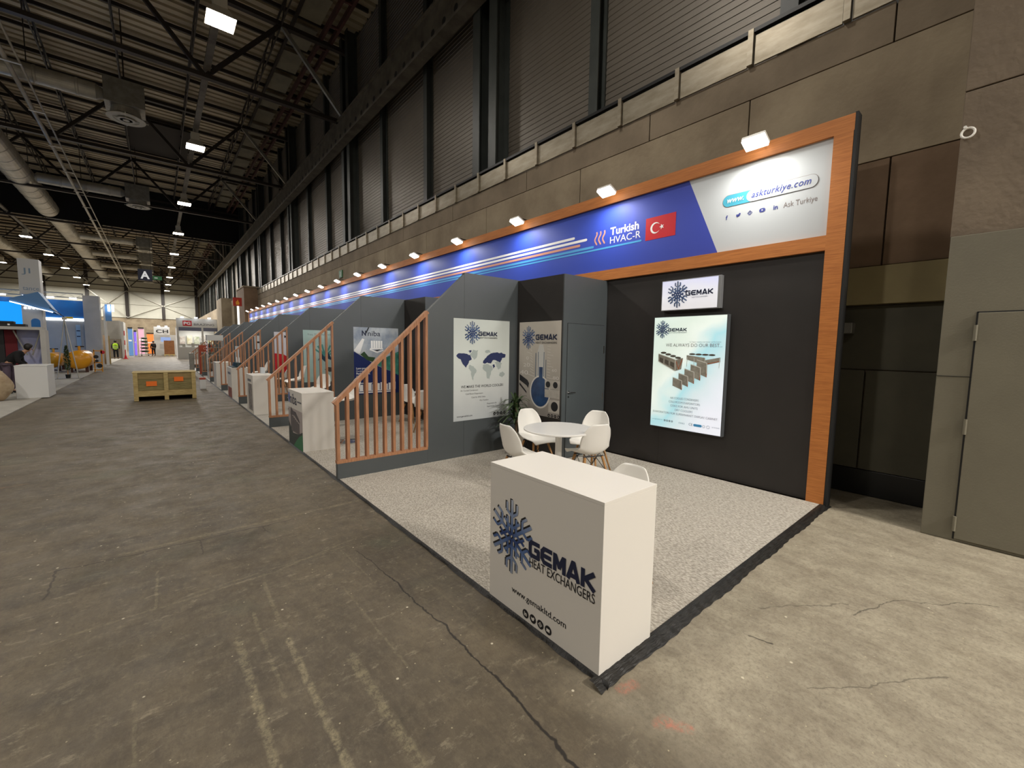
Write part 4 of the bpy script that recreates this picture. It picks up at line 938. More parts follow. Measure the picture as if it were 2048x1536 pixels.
def round_table(x, y, lab, r=.44, h=.745):
    t = thing('round_table', lab, 'table', (x, y, GZ))
    MB().lathe((x, y, 0), [(r-.02, h-.028), (r, h-.02), (r, h-.004), (r-.006, h)], n=48).build('tabletop', M_whitel, t)
    MB().cyl((x, y, .045), (x, y, h-.028), .042, n=24).build('column', M_whitel, t, smooth=False)
    MB().lathe((x, y, 0), [(.22, GZ), (.22, .034), (.06, .05), (.045, .07)], n=32).build('foot', M_whitel, t)
round_table(*TBL, 'round white table in the near booth between four white chairs')
# niba booth
G2 = 'white shell chairs in the second booth'
for x, y, tx, ty, lab in ((4.1, 7.55, 4.55, 8.1, 'white shell chair seen through the slats, nearer the aisle, second booth'), (4.35, 8.65, 4.55, 8.1, 'white shell chair with tall back seen through the slats, second booth'), (4.95, 7.7, 4.55, 8.1, 'white shell chair behind the last slats of the near railing, second booth')):
    dup(proto, (x, y, GZ), face_to(x, y, tx, ty), lab)['group'] = G2
round_table(4.6, 8.1, 'round white table in the second booth, seen past the slats')
def stool(x, y, rz, lab, z=GZ):
    t = thing('bar_stool', lab, 'stool', (x, y, z), rz, local=True)
    add_shell(t, .30)
    MB().cyl((0, 0, .03), (0, 0, .72), .025, n=14).build('column', M_chrome, t); MB().lathe((0, 0, 0), [(.21, 0), (.21, .012), (.06, .035), (.03, .06)], n=28).build('base', M_chrome, t)
    b_ = MB(); b_.bar((0, 0, .3), (0, .18, .3), .02); b_.cyl((-.12, .18, .3), (.12, .18, .3), .012, n=8); b_.build('foot_rest', M_chrome, t)
    return t
stool(2.50, 7.5, PI/2, 'white bar stool with chrome foot behind the counter named niba')
stool(2.75, 12.1, PI/2, 'white bar stool with chrome foot behind the second counter')
stool(2.6, 16.0, PI/2, 'white bar stool behind the counter carrying the machine')
dup(proto, (3.6, 12.9, GZ), 2.4, 'white shell chair in the third booth in front of the pale teal poster', )['group'] = 'white shell chairs further along'
dup(proto, (3.3, 16.6, GZ), 1.2, 'white shell chair in the fourth booth in front of the red poster')['group'] = 'white shell chairs further along'
o = MB((2.55, 11.1, GZ)).box((2.45, 10.9, GZ), (2.9, 11.3, .52)); tagit(o.build('low_cube', M_white, bev=.004), 'low white cube on the floor of the second booth', 'cube')
o = MB((2.2, 12.3, .97)); o.box((2.0, 12.35, .968), (2.09, 12.5, 1.12)); o.build('sign_holder', M_board)
tagit(bpy.data.objects['sign_holder'], 'small white upright holder on the second counter', 'holder')
# machine on the fourth counter
t = thing('pump_unit', 'dark teal machine on top of the counter in the third booth', 'machine', (1.95, 15.9, .968))
M_teal = mat('dark teal enamel', '#24383c', .4)
MB().box((1.74, 15.5, .968), (2.1, 16.3, 1.0)).build('tray', M_teal, t, bev=.004); b_ = MB()
for i in range(3): b_.cyl((1.92, 15.56+.27*i, 1.0), (1.92, 15.56+.27*i, 1.12), .1, .08, n=16)
b_.build('cylinder', M_teal, t); MB().cyl((1.92, 15.62, 1.06), (1.92, 16.25, 1.06), .04, n=12).build('pipe', M_chrome, t)
for yy in (15.62, 16.2): MB().cyl((1.95, yy, 1.1), (1.95, yy, 1.28), .02, .012, n=8).build('valve', M_whitep, t)
# slim lit panel seen between slats
for (x, y, z0, z1, lab) in ((2.4, 20.2, .9, 1.6, 'slim white standing panel beside the fourth railing'),):
    tagit(MB((x, y, GZ)).box((x, y, GZ), (x+.12, y+.05, z1)).build('standing_panel', M_board), lab, 'panel')

# potted plant
t = thing('potted_plant', 'potted leafy palm in the corner between the two posters', 'plant', (4.36, 5.08, GZ))
M_leaf = mat('dark green leaf', '#2c3a22', .45, c2='#3f5230', scale=8); M_pot = mat('pale pot', '#8b8578', .6)
MB().lathe((4.36, 5.08, 0), [(.11, GZ), (.15, .33), (.155, .35), (.13, .35), (.13, .31)], n=20).build('pot', M_pot, t)
MB().tube([(4.36, 5.08, .3), (4.37, 5.07, .6), (4.35, 5.08, .85)], .022, 8).build('stem', mat('brown stem', '#5b4a36', .8), t)
b_ = MB()
for i in range(90):
    a = i*2.4; z0 = .50+.40*(i/90); L = random.uniform(.26, .40); el = random.uniform(.2, 1.3); w = .024
    p0 = Vector((4.355, 5.08, z0)); d = Vector((math.cos(a)*math.cos(el), math.sin(a)*math.cos(el)*.75, math.sin(el))); sd = Vector((-math.sin(a), math.cos(a), 0))
    if p0.y+d.y*L > 5.42: d.y *= .4
    if p0.x+d.x*L > 4.63: d.x *= .5
    pts = []
    for j in range(6):
        f = j/5; p = p0+d*L*f+Vector((0, 0, -.22*f*f*(1.2-el*.5))); ww = w*(1-abs(2*f-.7)*.6) if f < 1 else .001; pts.append((p-sd*ww, p+Vector((0, 0, -.004)), p+sd*ww))
    for q, r_ in zip(pts[:-1], pts[1:]): b_.add([*q, *r_], [(0, 1, 4, 3), (1, 2, 5, 4)])
b_.build('foliage', M_leaf, t, kind='stuff')

# ================================================================== THE FAR HALL AND ITS BOOTHS
lf = MB((-20, 30, .01)).box((-42, 8, 0), (-2.72, 56.25, .02)); tagit(lf.build('aisle_carpet', mat('pale grey carpet', '#a9a59c', .9, c2='#98948b', scale=3)), 'pale grey carpet field left of the aisle', 'carpet')
M_pw = mat('painted white panel', '#d5d5d2', .5); M_gp = mat('pale grey panel', '#b9b6b0', .55, c2='#aeaba4', scale=1); M_blue = mat('bright blue panel', '#1f86d6', .4, c2='#2f74b8', scale=.8)
M_cyanb = glow('lit cyan blue wall', '#0d93ee', 1.1); M_strip = glow('strip light', '#f4f8ff', 5); M_sblue = mat('slate blue panel', '#5e8fc4', .5)

# big timber crate in the aisle
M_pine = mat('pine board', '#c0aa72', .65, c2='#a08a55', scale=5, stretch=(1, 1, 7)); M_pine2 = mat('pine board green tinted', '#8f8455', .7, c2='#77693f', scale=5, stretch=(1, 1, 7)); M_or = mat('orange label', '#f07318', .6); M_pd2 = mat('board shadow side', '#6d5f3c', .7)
M_pine3 = mat('pine board recess shade', '#9c8757', .7, c2='#8a7548', scale=5, stretch=(1, 1, 7))
t = thing('timber_crate', 'long pine crate with two orange labels standing in the aisle', 'crate', (.14, 16.2, 0)); cx0, cx1, cy0, cy1 = -.58, .86, 16.2, 17.0
for i in range(4): MB().box((cx0+.03, cy0+.02, .15+.165*i), (cx1-.03, cy0+.04, .15+.165*i+.16)).build('plank', M_pine2 if i in (1, 2) else M_pine3, t)  # front planks behind the battens darkened; recess shade is in the colour
for i in range(4):
    for xx in (cx0+.02, cx1-.04): MB().box((xx, cy0+.04, .15+.165*i), (xx+.02, cy1, .15+.165*i+.16)).build('plank', M_pine, t)
for i in range(6): MB().box((cx0-.015, cy0-.01+.135*i, .82+.004*(i % 2)), (cx1+.015, cy0-.01+.135*i+.128, .845+.004*(i % 2))).build('lid_plank', M_pine, t)
for xx in (cx0, .10, cx1-.1): MB().box((xx, cy0-.01, .02), (xx+.1, cy0+.02, .82)).build('batten', M_pine, t)
MB().box((cx0+.1, cy0, .14), (cx1-.1, cy0+.02, .30)).build('skirt_board', M_pine, t); MB().box((cx0+.02, cy1, .0), (cx1-.02, cy1+.02, .82)).build('back_board', M_pd2, t); MB().box((cx0+.1, cy0+.3, .10), (cx1-.1, cy1, .13)).build('floor_board', M_pd2, t)
for xx in (cx0, .10, cx1-.1): MB().box((xx, cy0+.02, 0), (xx+.1, cy1, .12)).build('skid', M_pine2, t)
for a, b, c, d in ((-.30, .44, -.06, .58), (.34, .56, .56, .69)): MB().box((a, cy0-.013, b), (c, cy0-.0101 if a < 0 else cy0+.018, d)).build('label', M_or, t, label='orange label')
# small floor box
o = MB((1.24, 19.5, 0)); o.box((1.15, 19.4, 0), (1.33, 19.62, .40)); x_ = o.build('carton', M_pw, bev=.004); tagit(x_, 'small white carton with a red top edge standing right of the crate', 'box')
MB((0, 0, 0)).box((-.092, -.102, .35), (.092, .122, .42)).build('lid', mat('brick red', '#a8452e', .6), x_)

# leftmost counter with sack and person
t = thing('display_counter', 'plain white box counter on the pale carpet left of the aisle', 'counter', (-2.87, 18.6, .02))
MB().box((-3.21, 18.6, .02), (-2.56, 19.7, .96)).build('body', M_pw, t, bev=.006); MB().box((-3.215, 18.595, .96), (-2.555, 19.705, .985)).build('top', M_pw, t)
b_ = MB((-3.5, 18.2, .02)); b_.sph((-3.52, 18.2, .45), .44, 14, (.75, .6, 1.1)); x_ = b_.build('fabric_sack', mat('sand coloured cloth', '#bba88a', .9, c2='#9a8468', scale=4, bump=.4), smooth=True)
for v in x_.data.vertices:
    w_ = v.co+Vector((5, 3, 1)); v.co += Vector((.035*math.sin(w_.z*9+w_.x*5), .03*math.sin(w_.z*7+2*w_.x*6), .02*math.sin(w_.x*14)))
    v.co.z = max(v.co.z, 0)
tagit(x_, 'slumped sand-coloured sack at the left edge of the picture', 'sack')

def person(lab, loc, J, cloth, legs, hairc='#1c1713', vest=None, rz=0, skin='#b08468'):
    """J: joint dict in local coords"""
    t = thing('person', lab, 'person', loc, rz, local=True)
    def newskin(name, chains, mt):
        vs, es, rs, idx = [], [], [], {}
        for ch in chains:
            prev = None
            for key, r_ in ch:
                p = J[key] if isinstance(key, str) else key
                kk = tuple(p)
                if kk not in idx: idx[kk] = len(vs); vs.append(p); rs.append(r_)
                if prev is not None: es.append((prev, idx[kk]))
                prev = idx[kk]
        me = bpy.data.meshes.new(name); bm = bmesh.new(); ly = bm.verts.layers.skin.verify(); bv = [bm.verts.new(v) for v in vs]
        for a, b in es: bm.edges.new((bv[a], bv[b]))
        for i, v in enumerate(bv):
            r_ = rs[i]; v[ly].radius = r_ if isinstance(r_, tuple) else (r_, r_); v[ly].use_root = (i == 0)
        bm.to_mesh(me); bm.free(); me.materials.append(mt)
        o = bpy.data.objects.new(name, me); COL.objects.link(o); o.parent = t
        md = o.modifiers.new('skin', 'SKIN'); md.use_smooth_shade = True
        sb = o.modifiers.new('sub', 'SUBSURF'); sb.levels = 1; sb.render_levels = 1
        return o
    V = lambda k: Vector(J[k])
    ms = mat('skin', skin, .6); mc = mat('cloth '+cloth, cloth, .9); ml = mat('cloth '+legs, legs, .9); mh = mat('hair', hairc, .6)
    hc = V('head'); nk = V('neck')
    chains = [[('pelvis', .12), ('waist', .11), ('chest', .14), ('neck', .05), (tuple(hc-Vector((0, 0, .06))), .07), (tuple(hc+Vector((0, 0, .05))), .08)]]
    for s in 'LR':
        chains += [[('chest', .14), ('sh'+s, .055), ('el'+s, .042), ('wr'+s, .028)], [('pelvis', .12), ('hip'+s, .08), ('kn'+s, .055), ('an'+s, .038), ('toe'+s, .035)]]
        w = V('wr'+s); d = (w-V('el'+s)).normalized(); sd = d.cross(Vector((0, 1, .1))).normalized()
        palm = w+d*.07; chains.append([('wr'+s, .028), (tuple(palm), .026)])
        for i in range(4): chains.append([(tuple(palm), .026), (tuple(palm+d*.04+sd*(i-1.5)*.02), .010), (tuple(palm+d*(.075-.008*abs(i-1.5))+sd*(i-1.5)*.022), .008)])
        chains.append([('wr'+s, .028), (tuple(w+d*.04+sd*.035), .011), (tuple(w+d*.075+sd*.05), .009)])
    newskin('body', chains, ms)
    ja = [[('pelvis', .155), ('waist', .15), ('chest', .175), (tuple(nk-Vector((0, 0, .03))), .09)]]
    for s in 'LR': ja += [[('chest', .175), ('sh'+s, .085), ('el'+s, .068), (tuple(V('wr'+s)-(V('wr'+s)-V('el'+s))*.1), .052)]]
    newskin('jacket', ja, mc)
    tr = []
    for s in 'LR': tr += [[('pelvis', .15), ('hip'+s, .105), ('kn'+s, .08), (tuple(V('an'+s)+Vector((0, 0, .02))), .062)]]
    newskin('trousers', tr, ml)
    for s in 'LR':
        b = MB(); a = V('an'+s); q = V('toe'+s); b.bar(a-Vector((0, 0, .035)), (q.x, q.y, a.z-.05), .09, .07); b.build('shoe', M_black, t, bev=.02)
    b = MB(); b.sph(tuple(hc+Vector((0, -.012*0, .035))), .118, 8, (.92, 1.0, 1.02)); hr = b.build('hair', mh, t, smooth=True)
    fd = Vector(J['face']).normalized()
    for v in hr.data.vertices:
        r_ = v.co-hc
        if r_.dot(fd) > .045 and r_.z < .08: v.co -= fd*(r_.dot(fd)-.045)
        if r_.z < -.08: v.co.z = hc.z-.08
    up_ = Vector((0, 0, 1)); sx = fd.cross(up_).normalized(); b = MB()
    for s in (-1, 1): b.sph(tuple(hc+fd*.085+sx*s*.032+up_*.0), .010, 5)
    b.build('eyes', M_black, t); b = MB(); b.cyl(tuple(hc+fd*.085+up_*.0), tuple(hc+fd*.112-up_*.03), .008, .014, n=6); b.sph(tuple(hc+sx*.088), .022, 5, (.5, .8, 1.2)); b.sph(tuple(hc-sx*.088), .022, 5, (.5, .8, 1.2)); b.build('nose_and_ears', ms, t, kind='stuff')
    b = MB(); b.bar(tuple(hc+fd*.09-up_*.055-sx*.022), tuple(hc+fd*.09-up_*.055+sx*.022), .010); b.build('mouth', mat('lips', '#8c4f47', .6), t)
    if vest:
        mv = mat('hi vis vest', vest, .7)
        p = V('pelvis'); c = V('chest'); b = MB(); b.lathe((p.x, p.y, 0), [(.17, p.z-.06), (.18, p.z+.1), (.185, c.z-.05), (.19, c.z+.07), (.12, c.z+.15)], n=20)
        vo = b.build('vest', mv, t, smooth=True)
        for v in vo.data.vertices: v.co.x = p.x+(v.co.x-p.x)*1.12
        b = MB()
        for z in (p.z+.05, p.z+.22): b.lathe((p.x, p.y, 0), [(.186, z), (.19, z+.02), (.186, z+.05)], n=20)
        ro = b.build('reflective_band', mat('reflective band', '#cfd0c8', .4), t)
        for v in ro.data.vertices: v.co.x = p.x+(v.co.x-p.x)*1.13
    return t
STAND = dict(pelvis=(0, 0, .95), waist=(0, 0, 1.10), chest=(0, 0, 1.32), neck=(0, 0, 1.50), head=(0, 0, 1.64), shL=(-.19, 0, 1.42), shR=(.19, 0, 1.42), elL=(-.25, .02, 1.14), elR=(.25, .02, 1.14), wrL=(-.24, .10, .90), wrR=(.24, .10, .90), hipL=(-.10, 0, .88), hipR=(.10, 0, .88), knL=(-.11, .02, .48), knR=(.12, .02, .48), anL=(-.11, -.01, .09), anR=(.13, -.01, .09), toeL=(-.12, .14, .05), toeR=(.14, .14, .05), face=(0, 1, 0))
person('person in black trousers and yellow-green safety vest, seen from behind, far down the aisle', (-3.05, 55, .02), STAND, '#1e1e20', '#202023', vest='#b6e61e')
person('distant person in black standing near the orange display wall', (-.36, 66, 0), STAND, '#1d1b1b', '#1d1b1b', rz=.5)
LEAN = dict(pelvis=(-.14, 0, .93), waist=(-.06, .0, 1.06), chest=(.12, .0, 1.22), neck=(.25, 0, 1.36), head=(.33, 0, 1.45), shL=(.10, .19, 1.30), shR=(.10, -.19, 1.30), elL=(.12, .24, 1.02), elR=(.12, -.24, 1.02), wrL=(.26, .14, .90), wrR=(.26, -.12, .90), hipL=(-.15, .10, .87), hipR=(-.15, -.10, .87), knL=(-.08, .11, .48), knR=(-.16, -.10, .48), anL=(-.10, .12, .09), anR=(-.22, -.10, .09), toeL=(.05, .13, .05), toeR=(-.07, -.10, .05), face=(1, 0, -.5))
person('person in black hoodie with dark hair bending over behind the left white counter', (-3.52, 20.5, .02), LEAN, '#141314', '#5d4f5c')

# grey-framed display stand at the left edge
t = thing('display_stand', 'grey-framed display stand with dark red drape at the left edge', 'display stand', (-4.5, 22, .02))
MB().box((-7.0, 21.9, 2.08), (-3.05, 22.5, 2.18)).build('shelf', M_gp, t); MB().box((-3.12, 21.9, .02), (-2.99, 22.5, 2.08)).build('post', M_gp, t)
MB().box((-7.0, 22.45, .02), (-3.12, 22.5, 2.08)).build('back_picture', mat('lavender sky print', '#8f96bf', .5, c2='#b8b0b8', scale=.8), t)
MB().box((-7.0, 22.0, .02), (-3.12, 22.2, .86)).build('low_panel', M_gp, t)
MB().box((-4.0, 22.3, .86), (-3.72, 22.35, 2.08)).build('drape', mat('dark red drape', '#5d161d', .9), t); MB().box((-4.6, 22.32, .86), (-4.02, 22.36, 2.08)).build('drape', M_black, t)
for a, b in ((-3.78, -3.50), (-3.15, -3.38)): MB().bar((a, 22.25, 2.05), (b, 22.25, 1.2), .035).build('strut', M_steel, t)
t = thing('projector', 'black machine lying on the shelf at the left edge', 'machine', (-3.9, 22.2, 2.18)); MB().box((-4.5, 22.0, 2.18), (-3.45, 22.4, 2.27)).build('base', M_black, t, bev=.01); MB().box((-4.3, 22.05, 2.27), (-3.72, 22.35, 2.36)).build('body', M_black, t, bev=.02); MB().box((-3.85, 21.99, 2.22), (-3.80, 22.0, 2.27)).build('lamp', M_wink, t)

# tall white tower with blue gable
t = thing('tower_stand', 'tall white tower with grey lettering and a blue gabled roof', 'stand', (-4.8, 32, .02))
MB().box((-5.12, 32, 4.0), (-4.40, 32.7, 5.75)).build('tower', M_pw, t); MB().box((-5.10, 32, .02), (-4.42, 32.9, 3.62)).build('lower_wall', M_pw, t)
MB().text((-5.0, 31.998, 4.2), '-Y', 'tance', 0, 0, w=.55, h=.16).build('lettering', mat('blue grey print', '#7f97ad', .5), t); MB().text((-5.0, 31.998, 4.95), '-Y', 'JI', 0, 0, w=.3, h=.34).build('lettering', MATS['blue grey print'], t)
MB().poly((0, 32.3, 0), '-Y', [(-5.35, 3.60), (-3.65, 3.0), (-3.80, 3.02), (-4.40, 4.10), (-5.35, 3.72)], 0, 1.0).build('gable_roof', M_sblue, t)
MB().bar((-5.35, 31.28, 3.56), (-3.95, 31.28, 3.12), .03, .04).build('strip_light', M_strip, t)
b_ = MB(); b_.rect((0, 31.998, 0), '-Y', -4.82, 2.3, -4.5, 2.65); b_.disc((0, 31.998, 0), '-Y', -4.66, 2.65, .16, n=20); b_.build('arch', M_blue, t)
for i in range(4): MB().box((-5.0+.14*i, 31.97, 3.28), (-4.94+.14*i, 32.0, 3.36)).build('downlight', M_strip, t)
o = MB((-7, 33, .02)).box((-12, 33, .02), (-5.12, 33.1, 3.64)); tagit(o.build('blue_wall', M_cyanb), 'backlit bright cyan-blue wall at the left edge', 'wall panel')

# blue topped stand behind
t = thing('exhibition_stand', 'pale grey stand with a blue top band and white lighting truss', 'stand', (-5, 38, .02))
MB().box((-12, 38, .02), (-3.46, 38.12, 2.95)).build('wall', M_gp, t); MB().box((-12, 37.96, 2.95), (-3.46, 38.1, 3.1)).build('strip_light', M_strip, t); MB().box((-12, 38, 3.1), (-3.46, 38.12, 4.2)).build('band', M_blue, t)
MB().box((-3.46, 37.8, .02), (-2.72, 38.7, 4.55)).build('pillar', M_gp, t)
for z in (4.35, 4.6): MB().cyl((-12, 37.6, z), (-3.4, 37.6, z), .03, n=8).build('truss_tube', M_galv, t)
b_ = MB()
for i in range(24): b_.bar((-12+.36*i, 37.6, 4.35 if i % 2 else 4.6), (-12+.36*(i+1), 37.6, 4.6 if i % 2 else 4.35), .02)
b_.build('truss_lattice', M_galv, t, kind='stuff')
for i in range(9): MB().box((-11.6+.95*i, 37.5, 4.25), (-11.3+.95*i, 37.62, 4.34)).build('lamp', M_strip, t)
MB().box((-3.86, 37.97, 1.4), (-3.66, 38.0, 2.7)).build('poster', mat('pale blue poster', '#a9c4d6', .5), t)
for z in (1.95, 2.3): MB().box((-3.84, 37.96, z), (-3.68, 37.97, z+.06)).build('poster_line', M_navy, t)
t = thing('blue_sign_stand', 'blue sign with bright lamps right of the pale grey pillar', 'stand', (-2.4, 41, .02))
MB().box((-2.75, 40.5, .02), (-2.66, 41.5, 4.1)).build('post', M_pw, t); MB().box((-2.66, 40.6, 3.1), (-2.34, 40.7, 4.25)).build('sign', M_sblue, t)
for i in range(2): MB().box((-2.5+.2*i, 40.3, 3.75), (-2.38+.2*i, 40.42, 4.2)).build('lamp', M_strip, t)

# tripod, cedar, tanks
t = thing('tripod', 'tall silver tripod with a yellow head on the pale carpet', 'tripod', (-3.13, 27.3, .02)); ap = (-3.135, 27.4, 2.66)
for f in ((-3.46, 27.2, .04), (-2.78, 27.2, .04), (-3.12, 27.9, .04)): MB().cyl(f, ap, .022, n=8).build('leg', M_galv, t)
MB().box((-3.55, 27.0, .02), (-2.70, 28.05, .035)).build('base_plate', M_steel, t); MB().box((-3.2, 27.34, 2.64), (-3.05, 27.46, 2.76)).build('head', M_galv, t); MB().cyl((-3.1, 27.4, 2.74), (-2.85, 27.4, 2.74), .045, n=10).build('motor', mat('yellow enamel', '#d9b92c', .4), t); MB().tube([(-3.12, 27.4, 2.76), (-3.3, 27.4, 2.95), (-3.55, 27.4, 3.15)], .015).build('cable', M_black, t)
t = thing('potted_cedar', 'slim potted cedar standing between the tripod legs', 'plant', (-3.15, 27.45, .035)); MB().cyl((-3.15, 27.45, .035), (-3.15, 27.45, .2), .07, .09, n=14).build('pot', M_black, t); MB().cyl((-3.15, 27.45, .2), (-3.15, 27.45, 1.3), .018, .008, n=8).build('trunk', M_wood, t)
b_ = MB()
for i in range(420):
    h = random.random(); r_ = .145*math.sin(PI*min(1, h*.9+.12))**.7*(1-h*.35)*random.uniform(.4, 1); a = random.random()*6.28; p = Vector((-3.15+r_*math.cos(a), 27.45+r_*math.sin(a), .38+1.1*h)); q = p+Vector((.05*math.cos(a), .05*math.sin(a), .07)); s_ = Vector((-math.sin(a), math.cos(a), 0))*.02
    b_.add([p-s_, p+s_, q], [(0, 1, 2)])
b_.build('foliage', mat('cedar green', '#3f5426', .7, c2='#2d3f1e', scale=6), t, kind='stuff')
M_yel = mat('orange yellow enamel', '#e09a1c', .3); M_foot = mat('brown rubber foot', '#4b2a1e', .7)
for (x, y, r_, L, lab) in ((-3.27, 32.0, .50, 2.4, 'larger orange-yellow pressure tank nearest the aisle'), (-4.5, 34.0, .42, 2.0, 'orange-yellow pressure tank further left, behind the tripod')):
    t = thing('pressure_tank', lab, 'tank', (x, y, .02)); z = .2+r_
    MB().lathe((x, y, z), [(r_*.25, -.16), (r_*.7, -.1), (r_*.93, 0), (r_, .12), (r_, L-.12), (r_*.93, L), (r_*.7, L+.1), (r_*.25, L+.16)], n=28, axis='Y').build('shell', M_yel, t, smooth=True)
    for yy in (y+.2, y+L-.4):
        for sx in (-1, 1): MB().box((x+sx*r_*.6-.06, yy, .02), (x+sx*r_*.6+.06, yy+.2, .32)).build('foot', M_foot, t)
    MB().cyl((x, y+.8, z+r_*.9), (x, y+.8, z+r_+.22), .06, n=10).build('valve', M_yel, t); MB().cyl((x-.15, y+.8, z+r_+.2), (x+.2, y+.8, z+r_+.2), .03, n=8).build('pipe', M_black_m, t)
t = thing('yellow_machine', 'yellow frame machine with black parts right of the tanks', 'machine', (-2.62, 32.8, .02))
for x in (-2.72, -2.42): MB().box((x, 32.6, .02), (x+.05, 32.66, 1.25)).build('post', M_yel, t)
for z in (.1, .5, 1.15): MB().box((-2.72, 32.6, z), (-2.4, 32.66, z+.05)).build('cross_bar', M_yel, t)
for x, z, r_ in ((-2.62, .85, .1), (-2.5, .35, .12), (-2.6, .62, .07)): MB().cyl((x, 32.55, z), (x, 32.8, z), r_, n=14).build('wheel', M_black, t)
MB().cyl((-2.35, 32.6, 1.1), (-2.35, 32.64, 1.1), .1, n=16).build('red_disc', M_redp, t)
t = thing('veneer_panel', 'curved pale timber veneer wall on the left of the aisle', 'panel', (-3.1, 43, .02))
b_ = MB(); N = 14; vs = []
for i in range(N+1):
    f = i/N; x = -3.6+.9*f; y = 43+.5*math.sin(f*1.4); vs += [(x, y, .02), (x, y, 2.15+.1*math.sin(f*5))]
b_.add(vs, [(2*i, 2*i+2, 2*i+3, 2*i+1) for i in range(N)]); x_ = b_.build('sheet', mat('pale veneer', '#d8b68e', .5, c2='#c9a57c', scale=2), t, smooth=True); md = x_.modifiers.new('s', 'SOLIDIFY'); md.thickness = .04
for x in (-3.6, -2.7): MB().box((x-.03, 43, .02), (x+.03, 43.06, 2.1)).build('edge_post', M_pine, t)

# stands further back on the left
t = thing('grey_wall_stand', 'grey walled stand behind the person in the safety vest', 'stand', (-3.5, 56.5, .02)); MB().box((-12, 56.5, .02), (-2.65, 56.6, 3.7)).build('wall', M_gp, t); MB().box((-3.5, 56.3, .02), (-2.7, 56.45, 1.9)).build('door', mat('brown grey panel', '#958a7c', .6), t); MB().box((-2.66, 56.3, .02), (-2.45, 60, 3.6)).build('side_wall', M_pw, t)
t = thing('barrier_pole', 'red and white pole on a cone base beside the aisle', 'pole', (-2.38, 55.2, 0)); MB().lathe((-2.38, 55.2, 0), [(.2, .0), (.2, .03), (.12, .05), (.03, .45)], n=16).build('cone', M_redp, t)
for i in range(5): MB().cyl((-2.38, 55.2, .45+.45*i), (-2.38, 55.2, .45+.45*(i+1)), .035, n=8).build('band', M_redp if i % 2 == 0 else M_wink, t)
for (x0, x1, y, h, c, g, lab) in ((-2.40, -2.0, 62.0, 3.1, '#5c86b8', .25, 'backlit blue display wall beside the aisle'), (-1.98, -1.75, 64, 2.8, '#8468e0', .6, 'backlit violet display wall'), (-1.75, -1.2, 70, 3.3, '#dba5b8', .3, 'backlit pink display wall'), (-1.0, -.30, 72, 2.7, '#e8823c', .5, 'backlit orange display wall')):
    t = thing('display_wall', lab, 'display', ((x0+x1)/2, y, 0)); MB().box((x0, y+.05, 0), (x1, y+2.5, h)).build('case', M_pw, t); MB().box((x0+.02, y, .15), (x1-.02, y+.05, h-.05)).build('screen', glow('screen '+c, c, g+.35), t)
    MB().box((x0, y-.1, h), (x1, y+.1, h+.12)).build('header', M_black_m, t); MB().box((x0+.05, y-.01, h*.55), (x1-.1, y, h*.6)).build('print', M_wink, t)
t = thing('stacked_cart', 'tall cart stacked with dark green trays in the aisle', 'cart', (-1.15, 66, 0)); M_dg = mat('dark green tray', '#24402c', .6)
for i in range(5):
    z = .45+.38*i; w = .42-.03*i; MB().lathe((-1.15, 66, 0), [(w*.6, z), (w, z+.1), (w, z+.16), (w*.4, z+.2)], n=14).build('tray', M_dg if i != 1 else M_black, t)
for sx in (-1, 1):
    for sy in (-1, 1): MB().cyl((-1.15+sx*.3, 66+sy*.3, 0), (-1.15+sx*.26, 66+sy*.26, 2.1), .02, n=6).build('post', M_steel, t); MB().cyl((-1.19+sx*.3, 66+sy*.3, .06), (-1.11+sx*.3, 66+sy*.3, .06), .06, n=10).build('wheel', M_black, t)
t = thing('lettered_stand', 'white stand with two large black letters, far down the aisle', 'stand', (.5, 67, 0)); MB().box((-.25, 67, 2.55), (1.25, 67.3, 3.5)).build('fascia', M_pw, t); MB().box((-.25, 68, 0), (2.4, 68.1, 2.55)).build('wall', M_gp, t)
MB().text((-.05, 66.995, 2.75), '-Y', 'CH', 0, 0, w=1.15, h=.42, bold=.02).build('lettering', M_ink, t)
for i in range(2): MB().box((.1+.7*i, 66.8, 3.5), (.35+.7*i, 67, 3.62)).build('lamp', M_strip, t)
MB().box((.35, 66.9, 1.7), (1.3, 66.95, 2.25)).build('screen', glow('screen blue', '#8ea6d8', .6), t)
t = thing('pallet_carton', 'big brown cardboard carton on a pallet', 'carton', (1.1, 65.4, 0)); M_card = mat('cardboard', '#8a5c36', .8, c2='#7b4f2d', scale=3)
MB().box((.62, 65.1, .22), (1.58, 66.0, 1.85)).build('carton', M_card, t)
for i in range(3): MB().box((.6+.4*i, 65.05, 0), (.72+.4*i, 66.05, .12)).build('pallet_block', M_pine, t)
MB().box((.58, 65.05, .12), (1.62, 66.05, .22)).build('pallet_deck', M_pine, t)

